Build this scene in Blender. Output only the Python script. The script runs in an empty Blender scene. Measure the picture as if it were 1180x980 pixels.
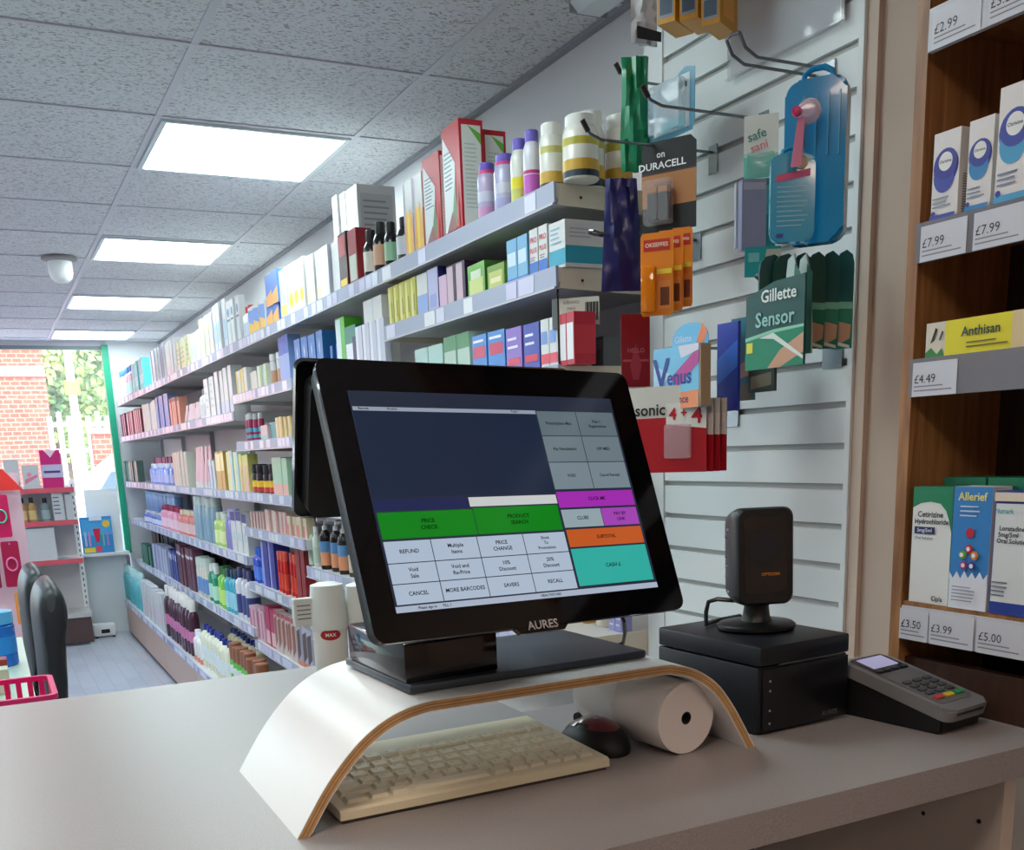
import bpy, bmesh, math, random
from mathutils import Vector, Matrix
random.seed(7)
PI = math.pi
scene = bpy.context.scene
COL = scene.collection

# ------------------------------------------------------------------ camera
CAMZ = 1.475
F, CX, CY = 1174.6, 590.0, 786.5
RIGHT = Vector((.89086849, -.45280072, -.03639826))
DOWN = Vector((-.13263253, -.18263933, -.97419274))
FWD = Vector((.43446742, .87270521, -.22276373))
CAM = Vector((0, 0, CAMZ))
cd = bpy.data.cameras.new('camera')
cam = bpy.data.objects.new('camera', cd); COL.objects.link(cam)
cam.matrix_world = Matrix(((RIGHT.x, -DOWN.x, -FWD.x, 0), (RIGHT.y, -DOWN.y, -FWD.y, 0), (RIGHT.z, -DOWN.z, -FWD.z, CAMZ), (0, 0, 0, 1)))
cd.sensor_width = 36; cd.sensor_fit = 'HORIZONTAL'
cd.lens = F / 1180 * 36
cd.shift_y = (CY - 490) / 1180
cd.clip_start = .02; cd.clip_end = 200
scene.camera = cam
scene.view_settings.view_transform = 'Standard'
scene.view_settings.look = 'None'
scene.view_settings.exposure = 0.80
scene.view_settings.gamma = 1.0
scene.view_settings.use_curve_mapping = False
# ------------------------------------------------------------------ world and lamps
LAMP = 7.8
world = bpy.data.worlds.new('sky'); scene.world = world; world.use_nodes = True
wn = world.node_tree
bg = wn.nodes['Background']
sky = wn.nodes.new('ShaderNodeTexSky'); sky.sky_type = 'NISHITA'
sky.sun_disc = False; sky.sun_elevation = math.radians(48); sky.sun_rotation = math.radians(200)
sky.air_density = 1.0; sky.dust_density = 2.5; sky.altitude = 50
wn.links.new(sky.outputs[0], bg.inputs[0]); bg.inputs[1].default_value = .8
sd = bpy.data.lights.new('sun', 'SUN'); sd.energy = 2.0; sd.angle = .03; sd.color = (1, .95, .88)
so = bpy.data.objects.new('sun', sd); COL.objects.link(so); so.rotation_euler = (math.radians(48), 0, math.radians(-20))

def at(px, py, **k):
    (a, v), = k.items(); i = 'xyz'.index(a)
    d = RIGHT * ((px - CX) / F) + DOWN * ((py - CY) / F) + FWD
    return CAM + d * ((v - CAM[i]) / d[i])
def proj(p):
    q = Vector(p) - CAM; c = q.dot(FWD)
    return CX + F * q.dot(RIGHT) / c, CY + F * q.dot(DOWN) / c, c
def solve(fn, lo, hi, target):
    s = fn(hi) > fn(lo)
    for _ in range(50):
        m = (lo + hi) / 2
        if (fn(m) < target) == s: lo = m
        else: hi = m
    return (lo + hi) / 2
def ypx(px, x, z): return solve(lambda y: proj((x, y, z))[0], .3, 12, px)
def zpx(py, x, y): return solve(lambda z: proj((x, y, z))[1], -1, 4, py)

# ------------------------------------------------------------------ materials
def lin(c):
    return tuple((v / 255 / 12.92 if v / 255 <= .04045 else ((v / 255 + .055) / 1.055) ** 2.4) for v in c)
_m = {}
def mat(c, rough=.5, metal=0, alpha=1, trans=0, emit=0, coat=0, name=None, noise=0):
    key = (tuple(c), rough, metal, alpha, trans, emit, coat, noise)
    if key in _m: return _m[key]
    m = bpy.data.materials.new(name or 'paint_%d_%d_%d' % tuple(c)); m.use_nodes = True
    nt = m.node_tree; b = nt.nodes['Principled BSDF']; l = lin(c)
    b.inputs['Base Color'].default_value = (*l, 1); b.inputs['Roughness'].default_value = rough
    b.inputs['Metallic'].default_value = metal; b.inputs['Alpha'].default_value = alpha
    b.inputs['Transmission Weight'].default_value = trans; b.inputs['Coat Weight'].default_value = coat
    if emit: b.inputs['Emission Color'].default_value = (*l, 1); b.inputs['Emission Strength'].default_value = emit
    if noise:
        t = nt.nodes.new('ShaderNodeTexNoise'); t.inputs['Scale'].default_value = noise; t.inputs['Detail'].default_value = 4
        tc = nt.nodes.new('ShaderNodeTexCoord'); nt.links.new(tc.outputs['Object'], t.inputs['Vector'])
        r = nt.nodes.new('ShaderNodeValToRGB')
        r.color_ramp.elements[0].position = .3; r.color_ramp.elements[0].color = (*[v * .82 for v in l], 1)
        r.color_ramp.elements[1].position = .7; r.color_ramp.elements[1].color = (*[min(1, v * 1.1) for v in l], 1)
        nt.links.new(t.outputs[0], r.inputs[0]); nt.links.new(r.outputs[0], b.inputs['Base Color'])
    _m[key] = m
    return m
def nodemat(name, rough=.6):
    m = bpy.data.materials.new(name); m.use_nodes = True
    b = m.node_tree.nodes['Principled BSDF']; b.inputs['Roughness'].default_value = rough
    return m, m.node_tree, b
def ceiling_mat():
    m, nt, b = nodemat('fissured_tile', .9)
    tc = nt.nodes.new('ShaderNodeTexCoord'); mp = nt.nodes.new('ShaderNodeMapping')
    nt.links.new(tc.outputs['Object'], mp.inputs[0]); mp.inputs['Scale'].default_value = (1.0, 2.2, 1)
    mp.inputs['Rotation'].default_value = (0, 0, .5)
    n = nt.nodes.new('ShaderNodeTexNoise'); n.inputs['Scale'].default_value = 85; n.inputs['Detail'].default_value = 2; n.inputs['Distortion'].default_value = .6
    nt.links.new(mp.outputs[0], n.inputs['Vector'])
    r = nt.nodes.new('ShaderNodeValToRGB')
    r.color_ramp.elements[0].position = .36; r.color_ramp.elements[0].color = (.30, .305, .325, 1)
    r.color_ramp.elements[1].position = .45; r.color_ramp.elements[1].color = (.70, .71, .74, 1)
    nt.links.new(n.outputs[0], r.inputs[0]); nt.links.new(r.outputs[0], b.inputs['Base Color'])
    bp = nt.nodes.new('ShaderNodeBump'); bp.inputs['Strength'].default_value = .35; bp.inputs['Distance'].default_value = .004
    nt.links.new(r.outputs[0], bp.inputs['Height']); nt.links.new(bp.outputs[0], b.inputs['Normal'])
    return m
def wood_mat(name, dark, light, scale=(14, 14, 1.2), knots=True, rough=.45):
    m, nt, b = nodemat(name, rough)
    tc = nt.nodes.new('ShaderNodeTexCoord'); mp = nt.nodes.new('ShaderNodeMapping'); mp.inputs['Scale'].default_value = scale
    nt.links.new(tc.outputs['Object'], mp.inputs[0])
    n = nt.nodes.new('ShaderNodeTexNoise'); n.inputs['Scale'].default_value = 3.5; n.inputs['Detail'].default_value = 6; n.inputs['Distortion'].default_value = 1.4
    nt.links.new(mp.outputs[0], n.inputs['Vector'])
    r = nt.nodes.new('ShaderNodeValToRGB')
    r.color_ramp.elements[0].position = .3; r.color_ramp.elements[0].color = (*lin(dark), 1)
    r.color_ramp.elements[1].position = .72; r.color_ramp.elements[1].color = (*lin(light), 1)
    nt.links.new(n.outputs[0], r.inputs[0])
    out = r.outputs[0]
    if knots:
        v = nt.nodes.new('ShaderNodeTexVoronoi'); v.inputs['Scale'].default_value = 9; nt.links.new(tc.outputs['Object'], v.inputs['Vector'])
        kr = nt.nodes.new('ShaderNodeValToRGB'); kr.color_ramp.elements[0].position = .045; kr.color_ramp.elements[0].color = (.25, .2, .16, 1)
        kr.color_ramp.elements[1].position = .09; kr.color_ramp.elements[1].color = (1, 1, 1, 1)
        nt.links.new(v.outputs['Distance'], kr.inputs[0])
        mx = nt.nodes.new('ShaderNodeMix'); mx.data_type = 'RGBA'; mx.blend_type = 'MULTIPLY'; mx.inputs[0].default_value = 1
        nt.links.new(out, mx.inputs[6]); nt.links.new(kr.outputs[0], mx.inputs[7]); out = mx.outputs[2]
    nt.links.new(out, b.inputs['Base Color'])
    return m
def brick_mat():
    m, nt, b = nodemat('red_brick', .85)
    tc = nt.nodes.new('ShaderNodeTexCoord'); mp = nt.nodes.new('ShaderNodeMapping'); mp.inputs['Rotation'].default_value = (PI / 2, 0, 0)
    nt.links.new(tc.outputs['Object'], mp.inputs[0])
    br = nt.nodes.new('ShaderNodeTexBrick'); br.inputs['Scale'].default_value = 4.4
    br.inputs['Color1'].default_value = (*lin((178, 78, 58)), 1); br.inputs['Color2'].default_value = (*lin((160, 64, 48)), 1)
    br.inputs['Mortar'].default_value = (*lin((190, 140, 124)), 1); br.inputs['Mortar Size'].default_value = .018
    nt.links.new(mp.outputs[0], br.inputs['Vector']); nt.links.new(br.outputs[0], b.inputs['Base Color'])
    return m
def floor_mat():
    m, nt, b = nodemat('pale_vinyl', .28)
    tc = nt.nodes.new('ShaderNodeTexCoord'); mp = nt.nodes.new('ShaderNodeMapping'); mp.inputs['Rotation'].default_value = (0, 0, PI / 2)
    nt.links.new(tc.outputs['Object'], mp.inputs[0])
    br = nt.nodes.new('ShaderNodeTexBrick'); br.inputs['Scale'].default_value = 1.6; br.inputs['Row Height'].default_value = .16
    br.inputs['Color1'].default_value = (*lin((196, 198, 208)), 1); br.inputs['Color2'].default_value = (*lin((184, 186, 198)), 1)
    br.inputs['Mortar'].default_value = (*lin((160, 160, 172)), 1); br.inputs['Mortar Size'].default_value = .003
    nt.links.new(mp.outputs[0], br.inputs['Vector']); nt.links.new(br.outputs[0], b.inputs['Base Color'])
    return m
def laminate_mat():
    m, nt, b = nodemat('grey_laminate', .36)
    tc = nt.nodes.new('ShaderNodeTexCoord')
    n = nt.nodes.new('ShaderNodeTexNoise'); n.inputs['Scale'].default_value = 900; n.inputs['Detail'].default_value = 2
    nt.links.new(tc.outputs['Object'], n.inputs['Vector'])
    r = nt.nodes.new('ShaderNodeValToRGB')
    r.color_ramp.elements[0].position = .35; r.color_ramp.elements[0].color = (*lin((140, 134, 133)), 1)
    r.color_ramp.elements[1].position = .65; r.color_ramp.elements[1].color = (*lin((162, 156, 155)), 1)
    nt.links.new(n.outputs[0], r.inputs[0]); nt.links.new(r.outputs[0], b.inputs['Base Color'])
    return m
def leaf_mat():
    m, nt, b = nodemat('leaves', .7)
    oi = nt.nodes.new('ShaderNodeTexCoord'); n = nt.nodes.new('ShaderNodeTexNoise'); n.inputs['Scale'].default_value = 1.1
    nt.links.new(oi.outputs['Object'], n.inputs['Vector'])
    r = nt.nodes.new('ShaderNodeValToRGB'); r.color_ramp.elements[0].position = .35; r.color_ramp.elements[0].color = (*lin((88, 128, 84)), 1)
    r.color_ramp.elements[1].position = .65; r.color_ramp.elements[1].color = (*lin((176, 200, 110)), 1)
    nt.links.new(n.outputs[0], r.inputs[0]); nt.links.new(r.outputs[0], b.inputs['Base Color'])
    return m
def tint_mat(c, name, rough=.08, alpha=.35):
    return mat(c, rough, 0, alpha, 0, 0, .4, name)

WHITE = mat((238, 238, 238), .45); OFFW = mat((228, 226, 220), .5); BLACK = mat((14, 14, 17), .3); MATTB = mat((11, 12, 15), .5)
DARK = mat((30, 31, 36), .5); CHROME = mat((190, 192, 196), .22, .9); GREYT = mat((120, 122, 128), .5)
SHELFM = mat((214, 212, 210), .35); RAILM = mat((168, 174, 196), .5)
TICK = mat((226, 228, 240), .4)

# ------------------------------------------------------------------ mesh builder
_txt = {}
def text_polys(s, bold=False):
    if (s, bold) not in _txt:
        cu = bpy.data.curves.new('t', 'FONT'); cu.body = s; cu.size = 1; cu.align_x = 'CENTER'; cu.align_y = 'CENTER'; cu.resolution_u = 2
        if bold: cu.offset = .018
        o = bpy.data.objects.new('t', cu); COL.objects.link(o)
        bpy.context.view_layer.update()
        me = bpy.data.meshes.new_from_object(o.evaluated_get(bpy.context.evaluated_depsgraph_get()))
        _txt[(s, bold)] = ([v.co.copy() for v in me.vertices], [tuple(p.vertices) for p in me.polygons])
        bpy.data.objects.remove(o); bpy.data.meshes.remove(me); bpy.data.curves.remove(cu)
    return _txt[(s, bold)]
class MB:
    def __init__(s): s.bm = bmesh.new(); s.m = []
    def mi(s, m):
        if m not in s.m: s.m.append(m)
        return s.m.index(m)
    def face(s, pts, m):
        f = s.bm.faces.new([s.bm.verts.new(p) for p in pts]); f.material_index = s.mi(m); return f
    def box(s, c, d, m, rz=0, bev=0, seg=2):
        r = bmesh.ops.create_cube(s.bm, size=1)['verts']
        M4 = Matrix.Translation(c) @ Matrix.Rotation(rz, 4, 'Z') @ Matrix.Diagonal((*d, 1))
        bmesh.ops.transform(s.bm, matrix=M4, verts=r)
        i = s.mi(m); fs = {f for v in r for f in v.link_faces}
        for f in fs: f.material_index = i
        if bev:
            es = list({e for f in fs for e in f.edges})
            q = bmesh.ops.bevel(s.bm, geom=es, offset=bev, segments=seg, profile=.5, affect='EDGES')
            for f in q['faces']: f.material_index = i
        return s
    def bb(s, a, b, m, bev=0):
        return s.box([(p + q) / 2 for p, q in zip(a, b)], [abs(q - p) for p, q in zip(a, b)], m, 0, bev)
    def prism(s, poly, o, u, v, n, depth, m, mcap=None):
        o, u, v, n = map(Vector, (o, u, v, n)); mcap = mcap or m
        a = [s.bm.verts.new(o + u * p[0] + v * p[1]) for p in poly]
        b = [s.bm.verts.new(o + u * p[0] + v * p[1] + n * depth) for p in poly]
        k = len(poly)
        for j in range(k):
            f = s.bm.faces.new((a[j], a[(j + 1) % k], b[(j + 1) % k], b[j])); f.material_index = s.mi(m)
        f = s.bm.faces.new(a[::-1]); f.material_index = s.mi(mcap)
        f = s.bm.faces.new(b); f.material_index = s.mi(mcap)
        return s
    def lathe(s, prof, m, c=(0, 0, 0), seg=20, M4=None, sx=1, sy=1):
        M4 = M4 or Matrix.Translation(c); rings = []; i = s.mi(m)
        for r, z in prof:
            if r < 1e-6: rings.append([s.bm.verts.new(M4 @ Vector((0, 0, z)))])
            else: rings.append([s.bm.verts.new(M4 @ Vector((sx * r * math.cos(2 * PI * k / seg), sy * r * math.sin(2 * PI * k / seg), z))) for k in range(seg)])
        for a, b in zip(rings, rings[1:]):
            for k in range(seg):
                k2 = (k + 1) % seg
                if len(a) == 1 and len(b) == 1: continue
                if len(a) == 1: q = (a[0], b[k2], b[k])[::-1] if False else (a[0], b[k], b[k2])[::-1]
                elif len(b) == 1: q = (a[k], a[k2], b[0])
                else: q = (a[k], a[k2], b[k2], b[k])
                f = s.bm.faces.new(q); f.material_index = i
        if len(rings[0]) > 1: s.bm.faces.new(rings[0][::-1]).material_index = i
        if len(rings[-1]) > 1: s.bm.faces.new(rings[-1]).material_index = i
        return s
    def tube(s, pts, r, m, seg=8):
        pts = [Vector(p) for p in pts]; rings = []; i = s.mi(m); up = Vector((0, 0, 1))
        for k, p in enumerate(pts):
            t = (pts[min(k + 1, len(pts) - 1)] - pts[max(k - 1, 0)]).normalized()
            a = t.cross(up)
            if a.length < .05: a = t.cross(Vector((1, 0, 0)))
            a.normalize(); b = t.cross(a).normalized()
            if rings and a.dot(la) < 0: a = -a; b = -b
            la = a
            rr = r[k] if isinstance(r, (list, tuple)) else r
            rings.append([s.bm.verts.new(p + (a * math.cos(2 * PI * j / seg) + b * math.sin(2 * PI * j / seg)) * rr) for j in range(seg)])
        for A, B in zip(rings, rings[1:]):
            for j in range(seg):
                s.bm.faces.new((A[j], A[(j + 1) % seg], B[(j + 1) % seg], B[j])).material_index = i
        s.bm.faces.new(rings[0][::-1]).material_index = i; s.bm.faces.new(rings[-1]).material_index = i
        return s
    def text(s, st, size, M4, m, bold=False, sx=1):
        vs, ps = text_polys(st, bold)
        bv = [s.bm.verts.new(M4 @ Vector((v.x * size * sx, v.y * size, 0))) for v in vs]; i = s.mi(m)
        for p in ps:
            try: s.bm.faces.new([bv[k] for k in p]).material_index = i
            except ValueError: pass
        return s
    def mesh(s, name, smooth=False, weld=False):
        if weld: bmesh.ops.remove_doubles(s.bm, verts=s.bm.verts, dist=1e-5)
        bmesh.ops.recalc_face_normals(s.bm, faces=s.bm.faces)
        me = bpy.data.meshes.new(name); s.bm.to_mesh(me); s.bm.free()
        for m in s.m: me.materials.append(m)
        if smooth:
            me.polygons.foreach_set('use_smooth', [True] * len(me.polygons))
            me.set_sharp_from_angle(angle=math.radians(38))
        return me
    def build(s, name, parent=None, smooth=False, loc=None, rz=0):
        o = bpy.data.objects.new(name, s.mesh(name, smooth)); COL.objects.link(o)
        if parent: o.parent = parent
        if loc is not None: o.location = loc
        if rz: o.rotation_euler.z = rz
        return o
def tag(o, label=None, cat=None, group=None, kind=None):
    if label: o['label'] = label
    if cat: o['category'] = cat
    if group: o['group'] = group
    if kind: o['kind'] = kind
    return o
def thing(name, label, cat, loc=(0, 0, 0), rz=0, group=None):
    o = bpy.data.objects.new(name, None); COL.objects.link(o); o.location = loc; o.rotation_euler.z = rz
    o.empty_display_size = .05
    return tag(o, label, cat, group)
def struct(name, mb, label=None, smooth=False):
    o = mb.build(name, None, smooth); o['kind'] = 'structure'
    if label: o['label'] = label
    return o
def basis(o, u, v):
    o, u, v = Vector(o), Vector(u).normalized(), Vector(v).normalized(); n = u.cross(v)
    return Matrix(((u.x, v.x, n.x, o.x), (u.y, v.y, n.y, o.y), (u.z, v.z, n.z, o.z), (0, 0, 0, 1)))

# ================================================================== THE ROOM
CEIL = 2.5; WX = 1.519; SX = 1.31; WY = 9.7
TILE = ceiling_mat(); GRID = mat((205, 205, 212), .5); WALL = mat((222, 224, 226), .8)
LY0 = 2.897; XA, XB = .615, 1.240; XP = .625
lights_y = [LY0 + .6 * k for k in (-8, -2, 1, 4, 7, 10)]
cm = MB()
cm.bb((-4.2, -3, CEIL), (WX + .12, WY + .1, CEIL + .05), TILE)
struct('ceiling', cm, 'white fissured suspended ceiling tiles')
gm = MB()
xk = [XA + XP * k for k in range(-7, 2)]
for x in xk: gm.bb((x - .010, -3, CEIL - .004), (x + .010, WY, CEIL + .001), GRID)
for k in range(-9, 12):
    y = LY0 + .6 * k; gm.bb((-4.2, y - .009, CEIL - .0045), (WX, y + .009, CEIL + .001), GRID)
struct('trim_1', gm, 'thin white metal grid between the ceiling tiles')
am = MB(); am.bb((WX - .02, 1.9, CEIL - .012), (WX, WY, CEIL), mat((150, 152, 158), .6)); struct('trim_2', am, 'grey wall angle along the ceiling edge')
LAMPM = mat((234, 252, 252), .6, emit=LAMP, name='lamp_diffuser')
FILLW = mat((255, 234, 216), .6, emit=LAMP * 1.15, name='warm_fill_diffuser')  # warm glow for the fill panels added behind the camera
def lamp(x0, y0, label, group=None, lm=None):
    t = thing('ceiling_light', label, 'ceiling light', (x0 + XP / 2, y0 + .3, CEIL - .005), 0, group)
    f = MB(); a, b = XP / 2 - .012, .288
    for c, d in (((0, b - .008, 0), (2 * a, .016, .012)), ((0, -b + .008, 0), (2 * a, .016, .012)), ((a - .008, 0, 0), (.016, 2 * b - .032, .012)), ((-a + .008, 0, 0), (.016, 2 * b - .032, .012))):
        f.box(c, d, mat((215, 225, 228), .4))
    f.build('frame', t)
    d = MB(); d.box((0, 0, .0), (2 * a - .034, 2 * b - .034, .006), lm or LAMPM); d.build('diffuser', t)
names = {1: 'square lit ceiling panel nearest the till, the largest of the four', 4: 'second lit ceiling panel from the till',
         7: 'third lit ceiling panel from the till', 10: 'small lit ceiling panel right above the shop window'}
for k, nm in names.items(): lamp(XA, LY0 + .6 * k, nm)
for x, k in ((XA - XP, -2), (XA - 4 * XP, -2), (XA - 2 * XP, 1), (XA - 2 * XP, 4), (XA - 4 * XP, 1), (XA - 4 * XP, 4), (XA - 6 * XP, 7), (XA - 6 * XP, 10), (XA - 2 * XP, -5), (XA - XP, -8)):  # extra panels out of view, added to brighten the near part of the shop
    lamp(x, LY0 + .6 * k, 'added fill light panel %s, %s' % ({-8: 'well behind the camera', -5: 'just behind the camera', -2: 'above the till', 1: 'level with the nearest visible one', 4: 'level with the second visible one', 7: 'level with the third visible one', 10: 'level with the window one'}[k], 'over the wall aisle' if x > 0 - .05 else 'a little further left' if x > -1 else 'far to the left'), 'fill panels added outside the picture', FILLW if k < -3 else None)

fl = MB(); fl.bb((-4.2, -3, -.05), (WX + .12, WY + .1, 0), floor_mat()); struct('floor', fl, 'pale glossy vinyl floor')
w = MB(); w.bb((WX, -3, 0), (WX + .12, WY + .1, CEIL), WALL); struct('wall_right', w, 'off-white long wall behind the shelving')
PIL = mat((192, 172, 156), .75)
w = MB(); w.bb((SX + .012, -3, 0), (WX, 1.93, CEIL), PIL); struct('wall_right_front', w, 'beige boxed-out wall beside the slatted panel')
w = MB(); w.bb((SX + .002, 1.292, 0), (SX + .012, 1.3245, CEIL), mat((204, 184, 168), .7)); struct('trim_3', w, 'raised beige strip beside the slatted panel')
w = MB(); w.bb((-4.3, -3, 0), (-4.2, WY + .1, CEIL), mat((224, 222, 222), .8)); struct('wall_left', w)
w = MB(); w.bb((-4.2, -3.1, 0), (WX, -3, CEIL), mat((190, 172, 158), .8)); struct('wall_back', w)
w = MB()
w.bb((-4.2, WY, 0), (1.035, WY + .1, .70), mat((236, 240, 244), .5)); w.bb((1.075, WY, 0), (WX, WY + .1, CEIL), WALL)
w.bb((-4.2, WY, 2.46), (1.075, WY + .1, CEIL), mat((205, 200, 205), .6))
struct('wall_front', w, 'white low wall and pier around the shop window')
w = MB(); w.bb((-4.2, WY - .16, .70), (1.05, WY + .02, .725), WHITE); struct('trim_4', w, 'white window sill')
GRN = mat((24, 158, 122), .4)
w = MB(); w.bb((1.033, WY - .02, .70), (1.085, WY + .08, 2.47), GRN); w.bb((-4.2, WY + .01, 2.43), (1.04, WY + .06, 2.462), mat((120, 135, 135), .5))
w.bb((-.92, WY, .725), (-.87, WY + .06, 2.44), GRN)
wo = struct('window_1', w, 'tall shop window with a green frame')
g = MB(); g.bb((-4.2, WY + .03, .725), (1.035, WY + .036, 2.43), mat((245, 255, 255), 0, 0, .08, name='window_glass')); g.build('glass', wo)

# ------------------------------------------------------------------ outdoors
PAVE = mat((190, 188, 184), .9)
w = MB(); w.bb((-12, WY + .1, -.15), (30, 40, -.05), PAVE); struct('ground', w, 'pavement and road outside')
BR = brick_mat()
hb = thing('building', 'red brick building seen through the shop window', 'building', (0, 0, 0))
w = MB(); xa = at(0, 420, y=15).x; xb = at(50, 420, y=15).x
w.bb((-2.4, 15, -.05), (xb, 17.5, 3.55), BR); w.build('wall', hb)
w = MB(); w.bb((-2.5, 14.9, 3.55), (xb + .1, 17.6, 3.75), mat((190, 196, 202), .6)); w.build('fascia', hb)
w = MB(); w.bb((-2.4, 14.97, 2.62), (xb, 15, 2.74), mat((225, 205, 195), .7)); w.build('stone_band', hb)
w = MB(); a = at(106, 500, y=13); b = at(136, 540, y=13)
w.bb((a.x, 13, -.05), (b.x + 3, 13.25, a.z), BR); w.bb((a.x - .03, 12.97, a.z), (b.x + 3, 13.28, a.z + .06), mat((200, 170, 150), .8))
tag(w.build('garden_wall'), 'low red brick wall outside beside the green window frame', 'wall')
LEAF = leaf_mat(); BARK = mat((96, 80, 66), .9)
def tree(px, py, y, r, label):
    c = at(px, py, y=y); t = thing('tree', label, 'tree', (c.x, c.y, -.05))
    cr = MB(); i = cr.mi(LEAF); h = c.z + .05
    for k in range(7000):
        d = Vector([random.gauss(0, 1) for _ in range(3)]).normalized(); q = r * random.uniform(.55, 1.0) * (1 + .18 * math.sin(5 * d.x + px) * math.cos(4 * d.z + y))
        p = Vector((0, 0, h)) + Vector((d.x * q, d.y * q * .7, d.z * q * 1.05))
        a = Vector([random.gauss(0, 1) for _ in range(3)]).normalized() * .07; b = a.cross(d + Vector((.1, .2, .3))).normalized() * .045
        cr.bm.faces.new([cr.bm.verts.new(p + e) for e in (a, b, -a, -b)]).material_index = i
    cr.build('foliage', t)
    tr = MB(); tr.tube([(0, 0, 0), (.03, 0, h * .5), (0, .02, h)], [.16, .12, .06], BARK); tr.build('trunk', t)
tree(48, 400, 20, 1.5, 'leafy green tree behind the brick building corner')
tree(100, 402, 25, 2.1, 'tall pale green tree left of the green window frame')
tree(70, 447, 30, 2.2, 'bushy dark green tree beside the street pole')
tree(118, 447, 34, 2.3, 'yellowish green tree above the white picket fence')
f = MB(); FW = mat((240, 242, 240), .6)
x0 = at(55, 490, y=14).x; x1 = at(135, 490, y=14).x; zt = at(80, 480, y=14).z; zb = at(80, 522, y=14).z
n = int((x1 - x0) / .11)
for k in range(n): f.bb((x0 + k * .11, 14, zb - .6), (x0 + k * .11 + .055, 14.03, zt + (.05 if k % 2 else 0)), FW)
f.bb((x0, 14, -.05), (x0 + .06, 14.06, zb), FW); f.bb((x1 - .06, 14, -.05), (x1, 14.06, zb), FW)
f.bb((x0, 14.03, zb), (x1, 14.06, zb + .05), FW); f.bb((x0, 14.03, zt - .12), (x1, 14.06, zt - .07), FW)
tag(f.build('picket_fence'), 'white picket fence outside in front of the trees', 'fence')
c = at(82, 440, y=13.5)
t = thing('street_pole', 'pale street pole with a yellow sign outside the window', 'street pole', (c.x, 13.5, -.05))
MB().tube([(0, 0, 0), (0, 0, 4.4)], .045, mat((205, 212, 214), .5), 12).build('pole', t, True)
z = at(83, 447, y=13.45).z
MB().box((0, -.055, z + .05), (.16, .01, .16), mat((246, 214, 50), .5), 0, .004).build('sign', t)
# white van
c0 = at(58, 560, y=11.6); c1 = at(150, 560, y=11.6)
v = thing('van', 'white van parked outside close to the window', 'van', ((c0.x + c1.x) / 2 + .9, 12, -.05))
zz = at(70, 525, y=11.5).z
prof = [(-1.25, .35), (-1.25, .85), (-1.12, 1.0), (-.75, zz - .1), (-.55, zz + .05), (1.6, zz + .05), (1.6, .35)]
MB().prism(prof, (0, -.7, 0), (1, 0, 0), (0, 0, 1), (0, 1, 0), 1.5, mat((244, 246, 248), .3)).build('body', v)
MB().prism([(-1.02, 1.02), (-.72, zz - .13), (-.25, zz - .1), (-.25, 1.02)], (0, -.705, 0), (1, 0, 0), (0, 0, 1), (0, -1, 0), .006, mat((90, 110, 125), .1)).build('side_window', v)
for xw in (-.8, 1.05):
    MB().lathe([(.3, 0), (.33, .03), (.33, .17), (.3, .2)], MATTB, M4=Matrix.Translation((xw, -.72, .33)) @ Matrix.Rotation(-PI / 2, 4, 'X'), seg=28).build('wheel', v, True)

# ================================================================== COUNTER
LAM = laminate_mat(); CZ = 1.131
ct = thing('counter', 'grey laminate shop counter carrying the till', 'counter', (0, 1.1, 0))
m = MB()
poly = [(-1.6, .694), (1.222, .722), (1.222, 1.18), (.60, 1.18), (.60, 1.655), (-1.6, 1.655)]
m.prism(poly, (0, -1.1, CZ - .036), (1, 0, 0), (0, 1, 0), (0, 0, 1), .036, LAM)
m.build('worktop', ct)
PANEL = mat((196, 182, 168), .55)
m = MB(); m.bb((-1.6, -.1 - .02 + .62, .05), (.58, .5 + .02, CZ - .036), PANEL); m.build('front_panel', ct)
m = MB(); m.bb((.985, -.365, 0), (1.005, .06, CZ - .036), PANEL)
for yy, zz in ((-.29, 1.04), (-.345, 1.04), (-.29, .99), (-.345, .99)): pass
m.build('side_panel', ct)
m = MB()
for yy, zz in ((-.335, 1.078), (-.255, 1.065), (-.335, 1.03), (-.255, 1.015), (-.335, .98)):
    m.lathe([(.0028, 0), (.0028, .001)], BLACK, M4=Matrix.Translation((.9845, yy, zz)) @ Matrix.Rotation(PI / 2, 4, 'Y'), seg=12)
m.build('shelf_pin_hole', ct)
m = MB(); m.bb((-.8, .06, 0), (1.005, .08, CZ - .036), mat((78, 66, 62), .7)); m.build('back_panel', ct)
m = MB(); m.bb((-.8, -.33, 0), (-.78, .06, CZ - .036), PANEL); m.build('side_panel', ct)
cb = MB(); cb.tube([(.60, .98, 1.03), (.66, .99, 1.075), (.72, 1.0, 1.07), (.78, 1.02, 1.0), (.80, 1.08, .92), (.80, 1.15, .85)], .004, BLACK)
cb.lathe([(.012, 0), (.012, .03)], BLACK, c=(.80, 1.145, .835))
tag(cb.build('cable', None, True), 'black cable looping in the dark space under the worktop', 'cable')

# ---- bentwood riser
t = thing('monitor_riser', 'white bentwood monitor riser with plywood edges on the counter', 'monitor riser', (.48, 1.007, CZ))
OUT = [(.213, 0), (.226, .020), (.241, .042), (.258, .0625), (.278, .082), (.299, .0965), (.321, .106), (.345, .111), (.37, .112), (.48, .112), (.615, .112), (.640, .1095), (.667, .101), (.694, .083), (.715, .058), (.733, .0295), (.750, 0)]
def offs(P, d):
    r = []
    for i, p in enumerate(P):
        a = Vector(P[max(i - 1, 0)]); b = Vector(P[min(i + 1, len(P) - 1)]); tt = (b - a).normalized(); nn = Vector((tt.y, -tt.x)); r.append((p[0] + nn.x * d, max(0, p[1] + nn.y * d) if 0 < i < len(P) - 1 else 0))
    return r
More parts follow.
